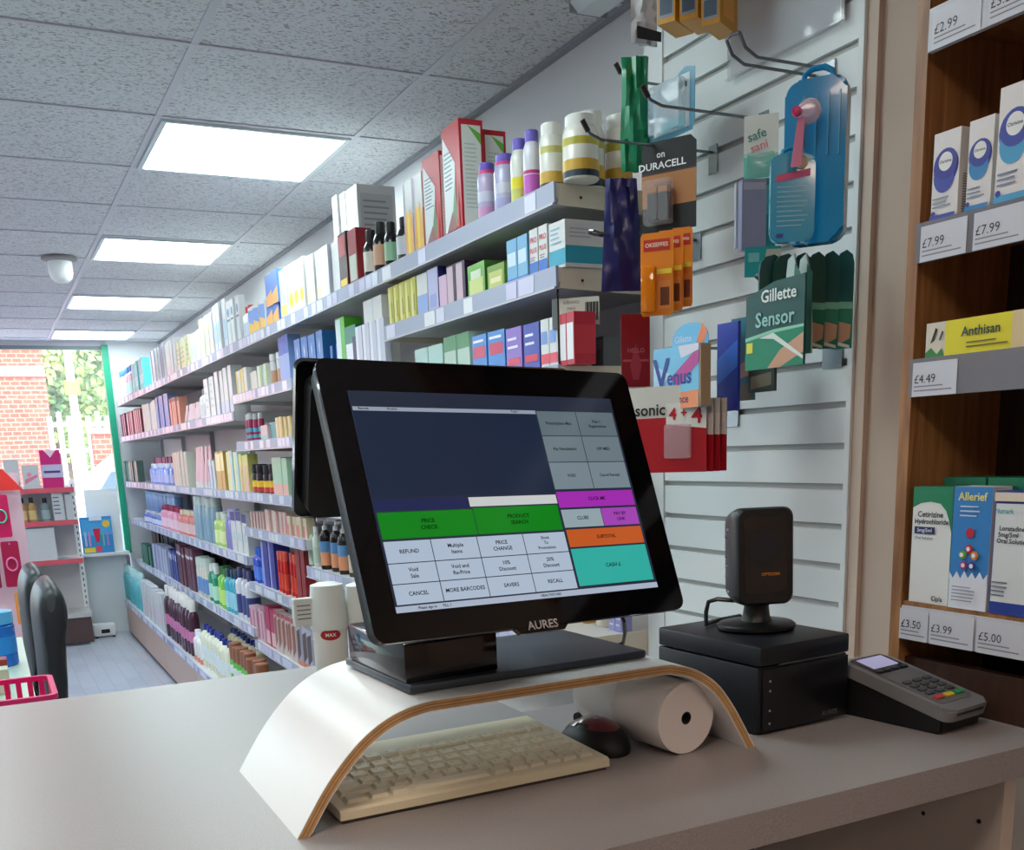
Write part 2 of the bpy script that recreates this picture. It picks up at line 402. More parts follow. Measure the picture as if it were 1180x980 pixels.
# denser curve
def dense(P, k=4):
    R = []
    for i in range(len(P) - 1):
        p0, p1, p2, p3 = [Vector(P[min(max(j, 0), len(P) - 1)]) for j in (i - 1, i, i + 1, i + 2)]
        for s in range(k):
            u = s / k
            R.append(tuple(.5 * ((2 * p1) + (-p0 + p2) * u + (2 * p0 - 5 * p1 + 4 * p2 - p3) * u * u + (-p0 + 3 * p1 - 3 * p2 + p3) * u ** 3)))
    return R + [P[-1]]
OD = dense(OUT)
LAMW = mat((236, 236, 236), .32); PLYA = mat((206, 164, 112), .6, noise=60); PLYB = mat((150, 104, 64), .6, noise=60)
y0, y1 = -.122, .122
lay = [0, .0008, .0034, .0042, .0066, .0074, .0100, .0108]
mats = [LAMW, PLYA, PLYB, PLYA, PLYB, PLYA, LAMW]
m = MB(); C = [offs(OD, d) for d in lay]
for li in range(7):
    A, B = C[li], C[li + 1]
    for i in range(len(A) - 1):
        for yy in (y0, y1):
            m.face([(A[i][0] - .48, yy, A[i][1]), (A[i + 1][0] - .48, yy, A[i + 1][1]), (B[i + 1][0] - .48, yy, B[i + 1][1]), (B[i][0] - .48, yy, B[i][1])], mats[li])
    for i in (0, -1):
        m.face([(A[i][0] - .48, y0, 0), (A[i][0] - .48, y1, 0), (B[i][0] - .48, y1, 0), (B[i][0] - .48, y0, 0)], mats[li])
for A, in ((C[0],), (C[-1],)):
    for i in range(len(A) - 1):
        m.face([(A[i][0] - .48, y0, A[i][1]), (A[i + 1][0] - .48, y0, A[i + 1][1]), (A[i + 1][0] - .48, y1, A[i + 1][1]), (A[i][0] - .48, y1, A[i][1])], LAMW)
bmesh.ops.remove_doubles(m.bm, verts=m.bm.verts, dist=1e-6)
m.build('bent_shell', t, True)
RZ = CZ + .112

# ---- till terminal
GLOSSB = mat((9, 9, 12), .12, coat=.3); SATB = mat((10, 11, 14), .4)
T = thing('till_terminal', 'black touchscreen till with a second display behind, on the white riser', 'till', (.485, 1.0, RZ))
L = Matrix.Translation((-.485, -1.0, -RZ))
def tb(mb, name, parent=T, smooth=True):
    mb.bm.transform(L); return mb.build(name, parent, smooth)
ang = math.radians(2.4)
m = MB(); m.box((.483, 1.012, RZ + .005), (.286, .182, .009), mat((52, 62, 74), .38), ang, .0025); tb(m, 'base_plate')
m = MB(); m.box((.393, 1.008, RZ + .0295), (.104, .158, .040), GLOSSB, ang, .002); tb(m, 'foot_block')
m = MB(); m.prism([(-.05, 0), (-.05, .19), (.0, .2), (.04, .15), (.05, 0)], (0, .97, RZ + .048), (0, 1, 0), (0, 0, 1), (1, 0, 0), .0, MATTB) if False else m.box((.42, .985, RZ + .13), (.09, .075, .165), MATTB, ang, .008); tb(m, 'neck')
MO = Vector((.2675, .7838, 1.3228)); MU = Vector((.99141, .12762, -.02854)); MV = Vector((-.0227, .3828, .9235)); MV = (MV - MU * MV.dot(MU)).normalized()
MN = MU.cross(MV)    # towards the viewer
W_, H_ = .345, .2537
def rrect(w, h, r, k=5, x0=0, y0=0):
    P = []
    for cx, cy, a0 in ((w - r, r, -PI / 2), (w - r, h - r, 0), (r, h - r, PI / 2), (r, r, PI)):
        for j in range(k + 1): a = a0 + PI / 2 * j / k; P.append((x0 + cx + r * math.cos(a), y0 + cy + r * math.sin(a)))
    return P
GLASS = mat((7, 8, 11), .06, coat=.2)
m = MB(); m.prism(rrect(W_, H_, .011), MO, MU, MV, -MN, .004, GLASS); tb(m, 'screen_glass')
m = MB(); m.prism(rrect(W_ - .001, H_ - .001, .011, x0=.0005, y0=.0005), MO - MN * .0042, MU, MV, -MN, .004, mat((46, 50, 60), .3, .6)); tb(m, 'bezel_rim')
m = MB(); m.prism(rrect(W_ - .004, H_ - .004, .012, x0=.002, y0=.002), MO - MN * .0084, MU, MV, -MN, .009, MATTB); m.prism(rrect(W_ - .05, H_ - .03, .02, x0=.025, y0=.012), MO - MN * .0175, MU, MV, -MN, .02, MATTB); tb(m, 'rear_housing')
m = MB(); m.prism([(.135, .004), (.144, -.0055), (.193, -.0055), (.202, .004)], MO - MN * .001, MU, MV, -MN, .006, GLASS)
lg = tb(m, 'logo_tab', smooth=False)
m = MB(); m.text('AURES', .011, basis(MO + MU * .1685 + MV * .0005 + MN * .0004, MU, MV), mat((205, 208, 214), .3, .5), True, 1.05); tb(m, 'lettering', lg, False)
# display image
_ui = {}
def UI(c, e=.62):
    if (tuple(c), e) not in _ui:
        m, nt, b = nodemat('display_pixels', .12); l = lin(c)
        b.inputs['Base Color'].default_value = (*[v * .05 for v in l], 1); b.inputs['Emission Color'].default_value = (*l, 1)
        b.inputs['Emission Strength'].default_value = e * .82; _ui[(tuple(c), e)] = m
    return _ui[(tuple(c), e)]
SLATE = UI((40, 47, 64))
scr = MB()
def uiq(a, b, c, d, m, lift=.0004):
    scr.face([MO + MU * p + MV * q + MN * lift for p, q in ((a, c), (b, c), (b, d), (a, d))], m)
uiq(.0245, .3162, .0243, .2245, SLATE, .0002)
m = scr; dp = None
NAV = UI((36, 48, 72), .5)
uiq(.026, .2178, .1265, .2055, NAV, .0003)
uiq(.026, .1195, .1145, .1245, UI((40, 48, 92), .5), .0003)
uiq(.026, .2185, .2060, .2097, UI((150, 160, 176)), .0004)
uiq(.1206, .2182, .1155, .1243, UI((205, 208, 208)), .0004)
uiq(.0245, .316, .0246, .0300, UI((172, 184, 204)), .0004)
INK = UI((18, 22, 30), .1)
def uit(s, x, y, size, mt=INK, b=True): scr.text(s, size, basis(MO + MU * x + MV * y + MN * .0008, MU, MV), mt, b)
uit('Barcode', .036, .2079, .0030); uit('Product', .064, .2079, .0030); uit('Total 1', .194, .2079, .0030)
uit('Please sign in      TILL 1', .062, .0273, .0034); uit('HEALTHSTORE', .185, .0273, .0034)
dp = tb(scr, 'display_picture', smooth=False)
def button(x0, x1, y0, y1, c, lines, e=.62, size=.0048):
    global scr
    scr = MB(); uiq(x0 + .0004, x1 - .0004, y0 + .0004, y1 - .0004, UI(c, e), .0005)
    k = len(lines)
    for i, s in enumerate(lines): uit(s, (x0 + x1) / 2, (y0 + y1) / 2 + ((k - 1) / 2 - i) * size * 1.15, size)
    tb(scr, 'screen_button', dp, False)
gr = (132, 148, 156); lb = (176, 192, 212)
cxs = [.2190, .2668, .3140]; rys = [.2095, .1838, .1568, .1290]
for r, rw in enumerate([(('Prescriptions Misc',), ('Pets +', 'Registrations')), (('Pay Newsletters',), ('OFF MED',)), (('VOID',), ('Cancel Receipt',))]):
    for c in range(2): button(cxs[c], cxs[c + 1], rys[r + 1], rys[r], (104 + 12 * r, 120 + 12 * r, 128 + 13 * r), rw[c], .55, .0042)
button(.2190, .3140, .1105, .1272, (164, 48, 178), ('CLICK ME',)); button(.2195, .2680, .0905, .1092, (150, 168, 176), ('CLUBS',)); button(.2680, .3136, .0905, .1092, (166, 72, 184), ('PAY BY', 'LINK'))
button(.2198, .3136, .0710, .0892, (196, 92, 40), ('SUBTOTAL',)); button(.2198, .3134, .0325, .0700, (52, 176, 164), ('CASH £',), .62, .0055)
button(.0262, .1222, .0888, .1135, (20, 130, 30), ('PRICE', 'CHECK'), .62, .0052); button(.1222, .2175, .0888, .1145, (20, 130, 30), ('PRODUCT', 'SEARCH'), .62, .0052)
bx = [.0262, .0722, .1196, .1694, .2178]; by = [.0875, .0675, .0492, .0310]
BT = [[('REFUND',), ('Multiple', 'Items'), ('PRICE', 'CHANGE'), ('Stock', 'To', 'Promotions')], [('Void', 'Sale'), ('Void and', 'Re-Price'), ('10%', 'Discount'), ('20%', 'Discount')], [('CANCEL',), ('MORE BARCODES',), ('SAVERS',), ('RECALL',)]]
for r in range(3):
    for c in range(4): button(bx[c], bx[c + 1], by[r + 1], by[r], lb, BT[r][c], .62, .0050 if len(BT[r][c]) < 3 else .0042)
# second display
q = .02
TL2 = at(338, 412, y=.912); BL2 = at(336, 592, y=.995)
u2 = Vector((.992, .12, -.02)).normalized(); v2 = (TL2 - BL2); h2 = v2.length; v2.normalize(); n2 = u2.cross(v2)
m = MB(); m.prism(rrect(.30, h2, .009), BL2, u2, v2, n2, .006, GLOSSB); m.prism(rrect(.285, h2 - .02, .012, x0=.008, y0=.008), BL2 + n2 * .0061, u2, v2, n2, .016, MATTB)
tb(m, 'customer_display')
m = MB(); p0 = MO + MU * .02 + MV * (H_ - .006) - MN * .012; m.tube([p0, BL2 + v2 * (h2 - .006) + u2 * .02 + n2 * .02], .005, CHROME); m.box(MO + MU * .17 + MV * (H_ - .03) - MN * .04 + Vector((0, 0, -.02)), (.12, .05, .05), MATTB, .12, .004)
tb(m, 'hinge_bracket')
m = MB(); a = at(719, 716, y=.93); b = at(718, 742, y=.985)
m.tube([a + Vector((-.03, 0, .02)), a + Vector((-.006, 0, .012)), a, (a + b) / 2 + Vector((.002, 0, 0)), b, b + Vector((-.012, -.005, .0)), b + Vector((-.05, .01, 0)), ], .0022, BLACK)
tb(m, 'cable')

# ---- keyboard
kx = Vector((.408, 1.0, CZ)); K = thing('keyboard', 'cream compact keyboard under the riser', 'keyboard', (.41, .995, CZ), math.radians(1.0))
CRM = mat((226, 216, 188), .5); KEYM = mat((232, 224, 200), .45); SLIT = mat((70, 64, 52), .6)
kw, kd = .305, .19
m = MB(); m.prism([(-kd / 2, .004), (-kd / 2, .012), (-kd / 2 + .004, .014), (kd / 2 - .004, .021), (kd / 2, .018), (kd / 2, .004)], (-kw / 2, 0, 0), (0, 1, 0), (0, 0, 1), (1, 0, 0), kw, CRM); m.build('body', K)
m = MB(); m.box((0, 0, .002), (kw - .006, kd - .006, .004), SLIT); m.build('underside', K)
sl = (.021 - .014) / (kd - .008); kt = math.atan(sl)
kmesh = {}
def key(w, x, y):
    if w not in kmesh:
        q = MB(); d = .0155
        a = [(-w / 2, -d / 2, 0), (w / 2, -d / 2, 0), (w / 2, d / 2, 0), (-w / 2, d / 2, 0)]; b = [(p[0] * .86, p[1] * .84 + .0004, .0036) for p in a]
        q.face(b, KEYM)
        for i in range(4): q.face([a[i], a[(i + 1) % 4], b[(i + 1) % 4], b[i]], KEYM)
        q.face(a[::-1], KEYM)
        if w < .018: q.text('ABCDEFGHJKLMNPQRSTUVWXYZ'[len(kmesh) % 24], .005, Matrix.Translation((-.002, .002, .0039)), mat((120, 112, 92), .6))
        kmesh[w] = q.mesh('key')
    o = bpy.data.objects.new('key', kmesh[w]); COL.objects.link(o); o.parent = K
    o.location = (x, y, .0142 + (y + kd / 2 - .004) * sl); o.rotation_euler.x = kt
for r in range(6):
    yy = -kd / 2 + .022 + r * .0205 + (.008 if r == 5 else 0); x = -kw / 2 + .012; xe = kw / 2 - .012
    ws = {0: [.022, .018, .018, .088, .018, .018, .0165, .0165, .0165, .0165], 1: [.036] + [.017] * 10 + [.0165, .0165, .0165], 2: [.028] + [.0172] * 11 + [.035], 3: [.024] + [.0172] * 12, 4: [.0172] * 13 + [.026], 5: [.0172] * 14}[r]
    gap = (xe - x - sum(ws)) / (len(ws) - 1)
    for wq in ws: key(wq, x + wq / 2, yy); x += wq + gap

# ---- mouse
mo = thing('computer_mouse', 'black mouse with a dark red top beside the keyboard', 'mouse', (.594, .985, CZ), math.radians(6))
def mouse_part(scale, zs, m_, lift, clip):
    q = MB(); r = bmesh.ops.create_uvsphere(q.bm, u_segments=28, v_segments=16, radius=1)['verts']
    for v in r:
        x, y, z = v.co
        z2 = max(z, -.15) if not clip else z
        hump = 1 - .22 * (y + .3) ** 2
        v.co = Vector((x * .032 * (1 - .12 * y), y * .054, (z2 + .15) * .032 * hump * zs)) * scale + Vector((0, 0, lift))
    q.mi(m_)
    return q
mouse_part(1, 1, MATTB, .0005, False).build('body', mo, True)
q = mouse_part(1.015, 1.03, mat((104, 14, 34), .28, coat=.5), .0005, False)
dl = [v for v in q.bm.verts if abs(v.co.x) > .022 or v.co.z < .018 or v.co.y > .05 or v.co.y < -.040]
bmesh.ops.delete(q.bm, geom=dl, context='VERTS'); q.build('top_shell', mo, True)
MB().lathe([(.006, -.0025), (.007, 0), (.006, .0025)], BLACK, M4=Matrix.Translation((0, .030, .0300)) @ Matrix.Rotation(PI / 2, 4, 'Y'), seg=16).build('scroll_wheel', mo, True)
q = MB(); q.text('TARGUS', .0042, Matrix.Translation((0, -.012, .0388)), mat((200, 190, 190), .4)); q.build('lettering', mo)

# ---- receipt paper roll
r_ = .0412; fy = .905
rr = thing('paper_roll', 'white till paper roll lying under the right end of the riser', 'paper roll', (.6625, .96, CZ + r_ + .0005), math.radians(6))
AX = Matrix.Rotation(-PI / 2, 4, 'X')
PAP = mat((240, 232, 228), .75)
def ringm(ro, ri, y0, y1, m_, seg=48):
    q = MB(); i = q.mi(m_)
    def rg(r, y): return [q.bm.verts.new((r * math.cos(2 * PI * k / seg), y, r * math.sin(2 * PI * k / seg))) for k in range(seg)]
    A, B, Cc, D = rg(ro, y0), rg(ro, y1), rg(ri, y1), rg(ri, y0)
    for X, Y in ((A, B), (B, Cc), (Cc, D), (D, A)):
        for k in range(seg): q.bm.faces.new((X[k], X[(k + 1) % seg], Y[(k + 1) % seg], Y[k])).material_index = i
    return q
ringm(r_, .0075, -.055, .03, PAP).build('paper', rr, True)
ringm(.0075, .0062, -.0545, .0295, mat((40, 40, 44), .6), 24).build('core', rr, True)
MB().lathe([(.0062, -.001), (.0062, .001)], BLACK, M4=Matrix.Translation((0, -.03, 0)) @ AX, seg=20).build('core_shadow_plug', rr) if False else None
r2 = rr.copy(); COL.objects.link(r2)
for ch in list(rr.children):
    c2 = ch.copy(); COL.objects.link(c2); c2.parent = r2
r2.location = (.667, 1.056, CZ + r_ + .0005); r2.rotation_euler.z = math.radians(3)
r2['label'] = 'second white paper roll, behind the first under the riser'

# ---- receipt printer
pa = math.atan2(.018, .154)
P = thing('receipt_printer', 'black box receipt printer right of the riser', 'receipt printer', (.846, 1.010, CZ), math.radians(3.5))
PB = mat((16, 19, 26), .42, noise=220)
pw, pd, ph = .148, .19, .108
m = MB(); m.bb((-pw / 2, -pd / 2 + .004, .002), (pw / 2, pd / 2, .083), PB, .002); m.build('body', P, True)
m = MB(); m.bb((-pw / 2, -pd / 2, .0845), (pw / 2, pd / 2, ph), PB, .0025); m.build('lid', P, True)
m = MB(); m.bb((-pw / 2 + .006, -pd / 2, .004), (pw / 2 - .001, -pd / 2 + .004, .081), mat((17, 18, 22), .3), .001); fp = m.build('front_door', P, True)
m = MB(); m.text('AURES', .0085, basis((pw / 2 - .032, -pd / 2 - .0006, .012), (1, 0, 0), (0, 0, 1)), mat((92, 94, 100), .4), True, 1.1); m.build('lettering', fp)
for zz in (.066, .054, .030, .014):
    MB().lathe([(.0016, 0), (.0012, .001)], mat((150, 150, 155), .3), M4=Matrix.Translation((-pw / 2 + .016, -pd / 2, zz)) @ Matrix.Rotation(PI / 2, 4, 'X'), seg=12).build('indicator_light', P)
m = MB(); m.bb((-pw / 2 + .03, -pd / 2 - .0008, .0838), (pw / 2 - .012, -pd / 2 + .002, .0850), mat((90, 92, 96), .3)); m.build('paper_slot', P)

# ---- barcode scanner on top of the printer
sc = at(873, 722, z=CZ + ph)
PT = CZ + ph
S = thing('barcode_scanner', 'black presentation barcode scanner standing on the receipt printer', 'barcode scanner', (.856, 1.012, PT), math.radians(-19))
m = MB(); m.lathe([(.046, 0), (.050, .003), (.050, .007), (.046, .010), (.018, .012), (0, .012)], SATB, seg=40, sy=.88); m.build('foot', S, True)
m = MB(); m.lathe([(.020, .011), (.017, .018), (.0155, .03), (.018, .036)], SATB, seg=28); m.build('neck', S, True)
th = .0; hw, hh, hd = .074, .120, .060
m = MB()
def sect(w, h, r): return rrect(w, h, r, 6, -w / 2, 0)
for a_, b_ in ((0, 0),):
    secs = [(hw * .80, hh * .90, .016, hd / 2, .006), (hw * .93, hh * .965, .018, hd / 2 - .010, .002), (hw, hh, .015, -.002, 0), (hw, hh, .013, -hd / 2 + .004, 0), (hw - .005, hh - .005, .012, -hd / 2, .0025)]
    rings = []
    for (w, h, r, y, dz) in secs: rings.append([m.bm.verts.new((p[0], y, p[1] + dz)) for p in sect(w, h, r)])
    i = m.mi(SATB); n = len(rings[0])
    for A, B in zip(rings, rings[1:]):
        for k in range(n): m.bm.faces.new((A[k], A[(k + 1) % n], B[(k + 1) % n], B[k])).material_index = i
    m.bm.faces.new(rings[0][::-1]).material_index = i; m.bm.faces.new(rings[-1]).material_index = i
hd_o = m.build('head', S, True); hd_o.location = (0, -.002, .034); hd_o.rotation_euler.x = math.radians(-3)
m = MB(); m.prism(rrect(hw - .018, hh - .026, .008, 5, -(hw - .018) / 2, .015), (0, -hd / 2 - .0004, 0), (1, 0, 0), (0, 0, 1), (0, 1, 0), .003, mat((12, 14, 18), .05, coat=.6)); m.build('scan_window', hd_o)
m = MB(); m.prism([(-.022, .058), (.0, .052), (.020, .062), (.020, .084), (.0, .094), (-.02, .088)], (0, -hd / 2 - .0007, 0), (1, 0, 0), (0, 0, 1), (0, 1, 0), .0004, mat((30, 34, 40), .1)); m.build('inner_mirror', hd_o)
m = MB(); m.text('OPTICON', .0052, basis((.006, -hd / 2 - .0009, .038), (1, 0, 0), (0, 0, 1)), mat((214, 130, 40), .4), True); m.build('lettering', hd_o)
m = MB()
for k in range(6): m.box((-hw / 2 + .0022, .004 - k * .0, .022 + k * .0125), (.002, .028, .0035), GLOSSB, 0, .0008)
m.box((-hw / 2 + .0015, .004, .016), (.0025, .008, .003), CHROME); m.box((-hw / 2 + .0015, .004, .094), (.0025, .008, .003), CHROME)
m.build('side_vent', hd_o)
q = .0
m = MB(); m.tube([(-.022, .02, .035), (-.04, .034, .036), (-.052, .034, .033), (-.055, .034, .02), (-.055, .034, .0035), (-.03, .06, .0035), (.01, .085, .003)], .003, BLACK); m.build('cable', S, True)

# ---- card terminal
E1 = at(1078, 851, z=CZ); E2 = at(1122, 834, z=CZ)
TA = math.radians(8); TY = .78
Q = thing('card_terminal', 'grey card payment terminal with coloured keys beside the receipt printer', 'card terminal', (.982, .876, CZ), TA)
tw, tl = .084, .185
TG = mat((120, 120, 122), .4); TGL = mat((168, 168, 170), .3, .3)
m = MB(); prof = [(-.070, .0), (-.0735, .006), (-.0735, .020), (.069, .053), (.070, .0)]
m.prism(prof, (-tw / 2 + .002, 0, 0), (0, 1, 0), (0, 0, 1), (1, 0, 0), tw - .004, MATTB)
bmesh.ops.bevel(m.bm, geom=list(m.bm.edges), offset=.003, segments=2, affect='EDGES'); m.build('base', Q, True)
sl = .235
B4 = Matrix.Translation((0, 0, .0285)) @ Matrix.Rotation(sl, 4, 'X')
up_ = B4.to_3x3() @ Vector((0, 0, 1))
def tp(mb, name, parent=Q, smooth=True): mb.bm.transform(Matrix.Translation((0, 0, .0265)) @ Matrix.Rotation(sl, 4, 'X') @ Matrix.Diagonal((1, TY, 1, 1))); return mb.build(name, parent, smooth)
m = MB(); P2 = rrect(tw, .200, .014, 6, -tw / 2, -.104); m.prism(P2, (0, 0, .009), (1, 0, 0), (0, 1, 0), (0, 0, 1), .0155, TG)
bmesh.ops.bevel(m.bm, geom=[e for e in m.bm.edges if all(v.co.z > .02 for v in e.verts)], offset=.003, segments=2, affect='EDGES'); tp(m, 'upper_case')
m = MB(); m.prism(rrect(tw - .018, .168, .008, 5, -tw / 2 + .009, -.080), (0, 0, .0245), (1, 0, 0), (0, 1, 0), (0, 0, 1), .001, mat((104, 104, 106), .5)); tp(m, 'keypad_plate')
m = MB(); m.prism(rrect(.062, .058, .005, 4, -.031, .034), (0, 0, .0252), (1, 0, 0), (0, 1, 0), (0, 0, 1), .001, mat((24, 26, 32), .2)); tp(m, 'display_surround')
m = MB(); m.prism(rrect(.050, .036, .002, 3, -.025, .050), (0, 0, .0264), (1, 0, 0), (0, 1, 0), (0, 0, 1), .0005, mat((150, 150, 185), .1, emit=.35)); tp(m, 'display')
def tkey(x, y, w, h, c):
    m = MB(); m.prism(rrect(w, h, min(w, h) * .25, 3, x - w / 2, y - h / 2), (0, 0, .0255), (1, 0, 0), (0, 1, 0), (0, 0, 1), .0022, c); tp(m, 'key')
KD = mat((70, 70, 74), .5)
for r in range(4):
    for c in range(3): tkey(-.020 + c * .020, -.048 + r * .0135, .0145, .0085, KD)
tkey(-.020, -.064, .0165, .009, mat((196, 60, 56), .5)); tkey(0, -.064, .0165, .009, mat((214, 190, 40), .5)); tkey(.020, -.064, .0165, .009, mat((40, 150, 90), .5))
for c in range(4): tkey(-.024 + c * .016, .040, .012, .006, mat((44, 46, 52), .4))
m = MB(); m.box((0, -.1035, .018), (.052, .003, .003), BLACK); tp(m, 'card_slot')

# ================================================================== PRODUCT KIT
def C3(c): return tuple(int(v) for v in c)
DX = .0006
def box_mesh(w, d, h, base, front=(), side=(), top=None, rough=.4):
    base = tuple(min(v, 216) for v in base); m = MB(); B = mat(base, rough); m.bb((-w / 2, -d / 2, 0), (w / 2, d / 2, h), B)
    if top: m.face([(-w / 2, -d / 2, h + DX), (w / 2, -d / 2, h + DX), (w / 2, d / 2, h + DX), (-w / 2, d / 2, h + DX)], mat(top, rough))
    def deco(items, o, u, W):
        o = Vector(o); u = Vector(u); v = Vector((0, 0, 1)); n = u.cross(v)
        for k, it in enumerate(items):
            lift = DX * (1 + .5 * k); P = lambda a, b: o + u * (a * W) + v * (b * h) + n * lift
            t = it[0]
            if t == 'r': m.face([P(it[1], it[3]), P(it[2], it[3]), P(it[2], it[4]), P(it[1], it[4])], mat(it[5], rough))
            elif t == 'p': m.face([P(a, b) for a, b in it[1]], mat(it[2], rough))
            elif t == 'd':
                R = it[3] * W; m.face([P(it[1], it[2]) + u * (R * math.cos(2 * PI * j / 20)) + v * (R * math.sin(2 * PI * j / 20) * (it[5] if len(it) > 5 else 1)) for j in range(20)], mat(it[4], rough))
            elif t == 't': m.text(it[1], it[4] * W, basis(P(it[2], it[3]), u, v), mat(it[5], rough), True)
            elif t == 'l':
                for j in range(it[1]):
                    z = it[4] + (it[5] - it[4]) * (j + .5) / it[1]; x2 = it[3] - (it[3] - it[2]) * random.uniform(0, .35)
                    hh = (it[5] - it[4]) / it[1] * .32
                    m.face([P(it[2], z - hh / 2), P(x2, z - hh / 2), P(x2, z + hh / 2), P(it[2], z + hh / 2)], mat(it[6], rough))
    deco(front, (-w / 2, -d / 2, 0), (1, 0, 0), w)
    deco(side, (w / 2, -d / 2, 0), (0, 1, 0), d)
    return m.mesh('carton')
def bottle_parts(r, h, body, cap, label=None, capr=.55, caph=.2, sh=.12, lz=(.12, .6), trans=False, sy=1, ring=None, dots=None):
    hb = h * (1 - caph); cr = r * capr
    B = MB(); bmx = mat(body, .25, coat=.2)
    B.lathe([(r * .92, 0), (r, h * .02), (r, hb * (1 - sh * 1.6)), (r * .93, hb * (1 - sh * .9)), (cr * 1.05, hb * .985), (cr * .9, hb)], bmx, seg=18, sy=sy)
    if dots:
        pass
    out = [('body', B.mesh('body', True))]
    if label:
        Lb = MB(); lst = label if isinstance(label, list) else [(lz[0], lz[1], label)]
        for z0, z1, c in lst: Lb.lathe([(r * 1.012, hb * z0), (r * 1.012, hb * z1)], mat(c, .4), seg=18, sy=sy)
        out.append(('label', Lb.mesh('label', True)))
    K_ = MB(); K_.lathe([(cr, hb * .975), (cr * 1.05, hb), (cr * 1.05, h * .985), (cr * .92, h)], mat(cap, .35), seg=18)
    if ring: K_.lathe([(cr * 1.12, hb * .96), (cr * 1.12, hb * 1.02)], mat(ring, .4), seg=18)
    out.append(('cap', K_.mesh('cap', True)))
    return out
def pump_parts(r, h, body, cap, label):
    B = MB(); B.lathe([(r * .9, 0), (r, h * .02), (r, h * .62), (r * .8, h * .72), (r * .35, h * .78)], mat(body, .2), seg=16)
    Lb = MB(); Lb.lathe([(r * 1.015, h * .08), (r * 1.015, h * .34)], mat(label[0], .4), seg=16); Lb.lathe([(r * 1.015, h * .34), (r * 1.015, h * .55)], mat(label[1], .4), seg=16)
    K_ = MB(); K_.lathe([(r * .42, h * .77), (r * .42, h * .85), (r * .15, h * .86), (r * .15, h * .94)], mat(cap, .3), seg=12); K_.box((0, -r * .5, h * .97), (r * .5, r * 1.6, h * .05), mat(cap, .3))
    return [('body', B.mesh('body', True)), ('label', Lb.mesh('label', True)), ('pump', K_.mesh('pump', True))]
def tube_parts(w, h, body, cap):
    B = MB(); n = 12
    rg = [[B.bm.verts.new((math.cos(2 * PI * k / n) * w / 2, math.sin(2 * PI * k / n) * max(.002, w * .36 * (1 - t)), h * .15 + h * .85 * t)) for k in range(n)] for t in (0, .3, .7, 1)]
    i = B.mi(mat(body, .35))
    for A, Bq in zip(rg, rg[1:]):
        for k in range(n): B.bm.faces.new((A[k], A[(k + 1) % n], Bq[(k + 1) % n], Bq[k])).material_index = i
    B.bm.faces.new(rg[-1]).material_index = i; B.bm.faces.new(rg[0][::-1]).material_index = i
    K_ = MB(); K_.lathe([(w * .36, 0), (w * .36, h * .16)], mat(cap, .4), seg=12)
    return [('body', B.mesh('body', True)), ('cap', K_.mesh('cap', True))]
def put(parts, name, label, cat, loc, rz=-PI / 2, group=None, partname=None):
    if not isinstance(parts, list):
        o = bpy.data.objects.new(name, parts); COL.objects.link(o); o.location = loc; o.rotation_euler.z = rz
        return tag(o, label, cat, group)
    t = thing(name, label, cat, loc, rz, group)
    for pn, me in parts:
        o = bpy.data.objects.new(pn, me); COL.objects.link(o); o.parent = t
    return t

# ================================================================== LONG WALL SHELVING
FX = 1.09; BX = 1.43; FH = .040
bays = [(1.915, 2.93), (2.93, 3.97), (3.97, 5.03), (5.03, 6.17), (6.17, 7.31), (7.31, 8.45), (8.45, 9.55)]
S1 = 1.99
bayz = [[S1, 1.832, 1.640, 1.40, 1.06, .8], [S1, 1.70, 1.48, 1.30, 1.052, .8], [S1, 1.767, 1.553, 1.322, 1.156, .89, .60]] + [[S1, 1.695, 1.322, 1.01, .655]] * 4
baylab = ['nearest bay of white wall shelving, ending beside the slatted panel', 'second bay of wall shelving, mostly hidden by the till',
          'third bay of wall shelving, just left of the till', 'fourth bay of wall shelving from the till', 'fifth bay of wall shelving from the till', 'sixth bay of wall shelving, before the last one', 'farthest bay of wall shelving, beside the green window frame']
BACKP = mat((226, 216, 216), .6); UPR = mat((205, 203, 206), .4); PLN = mat((196, 166, 150), .5); CREAM = mat((216, 208, 190), .45)
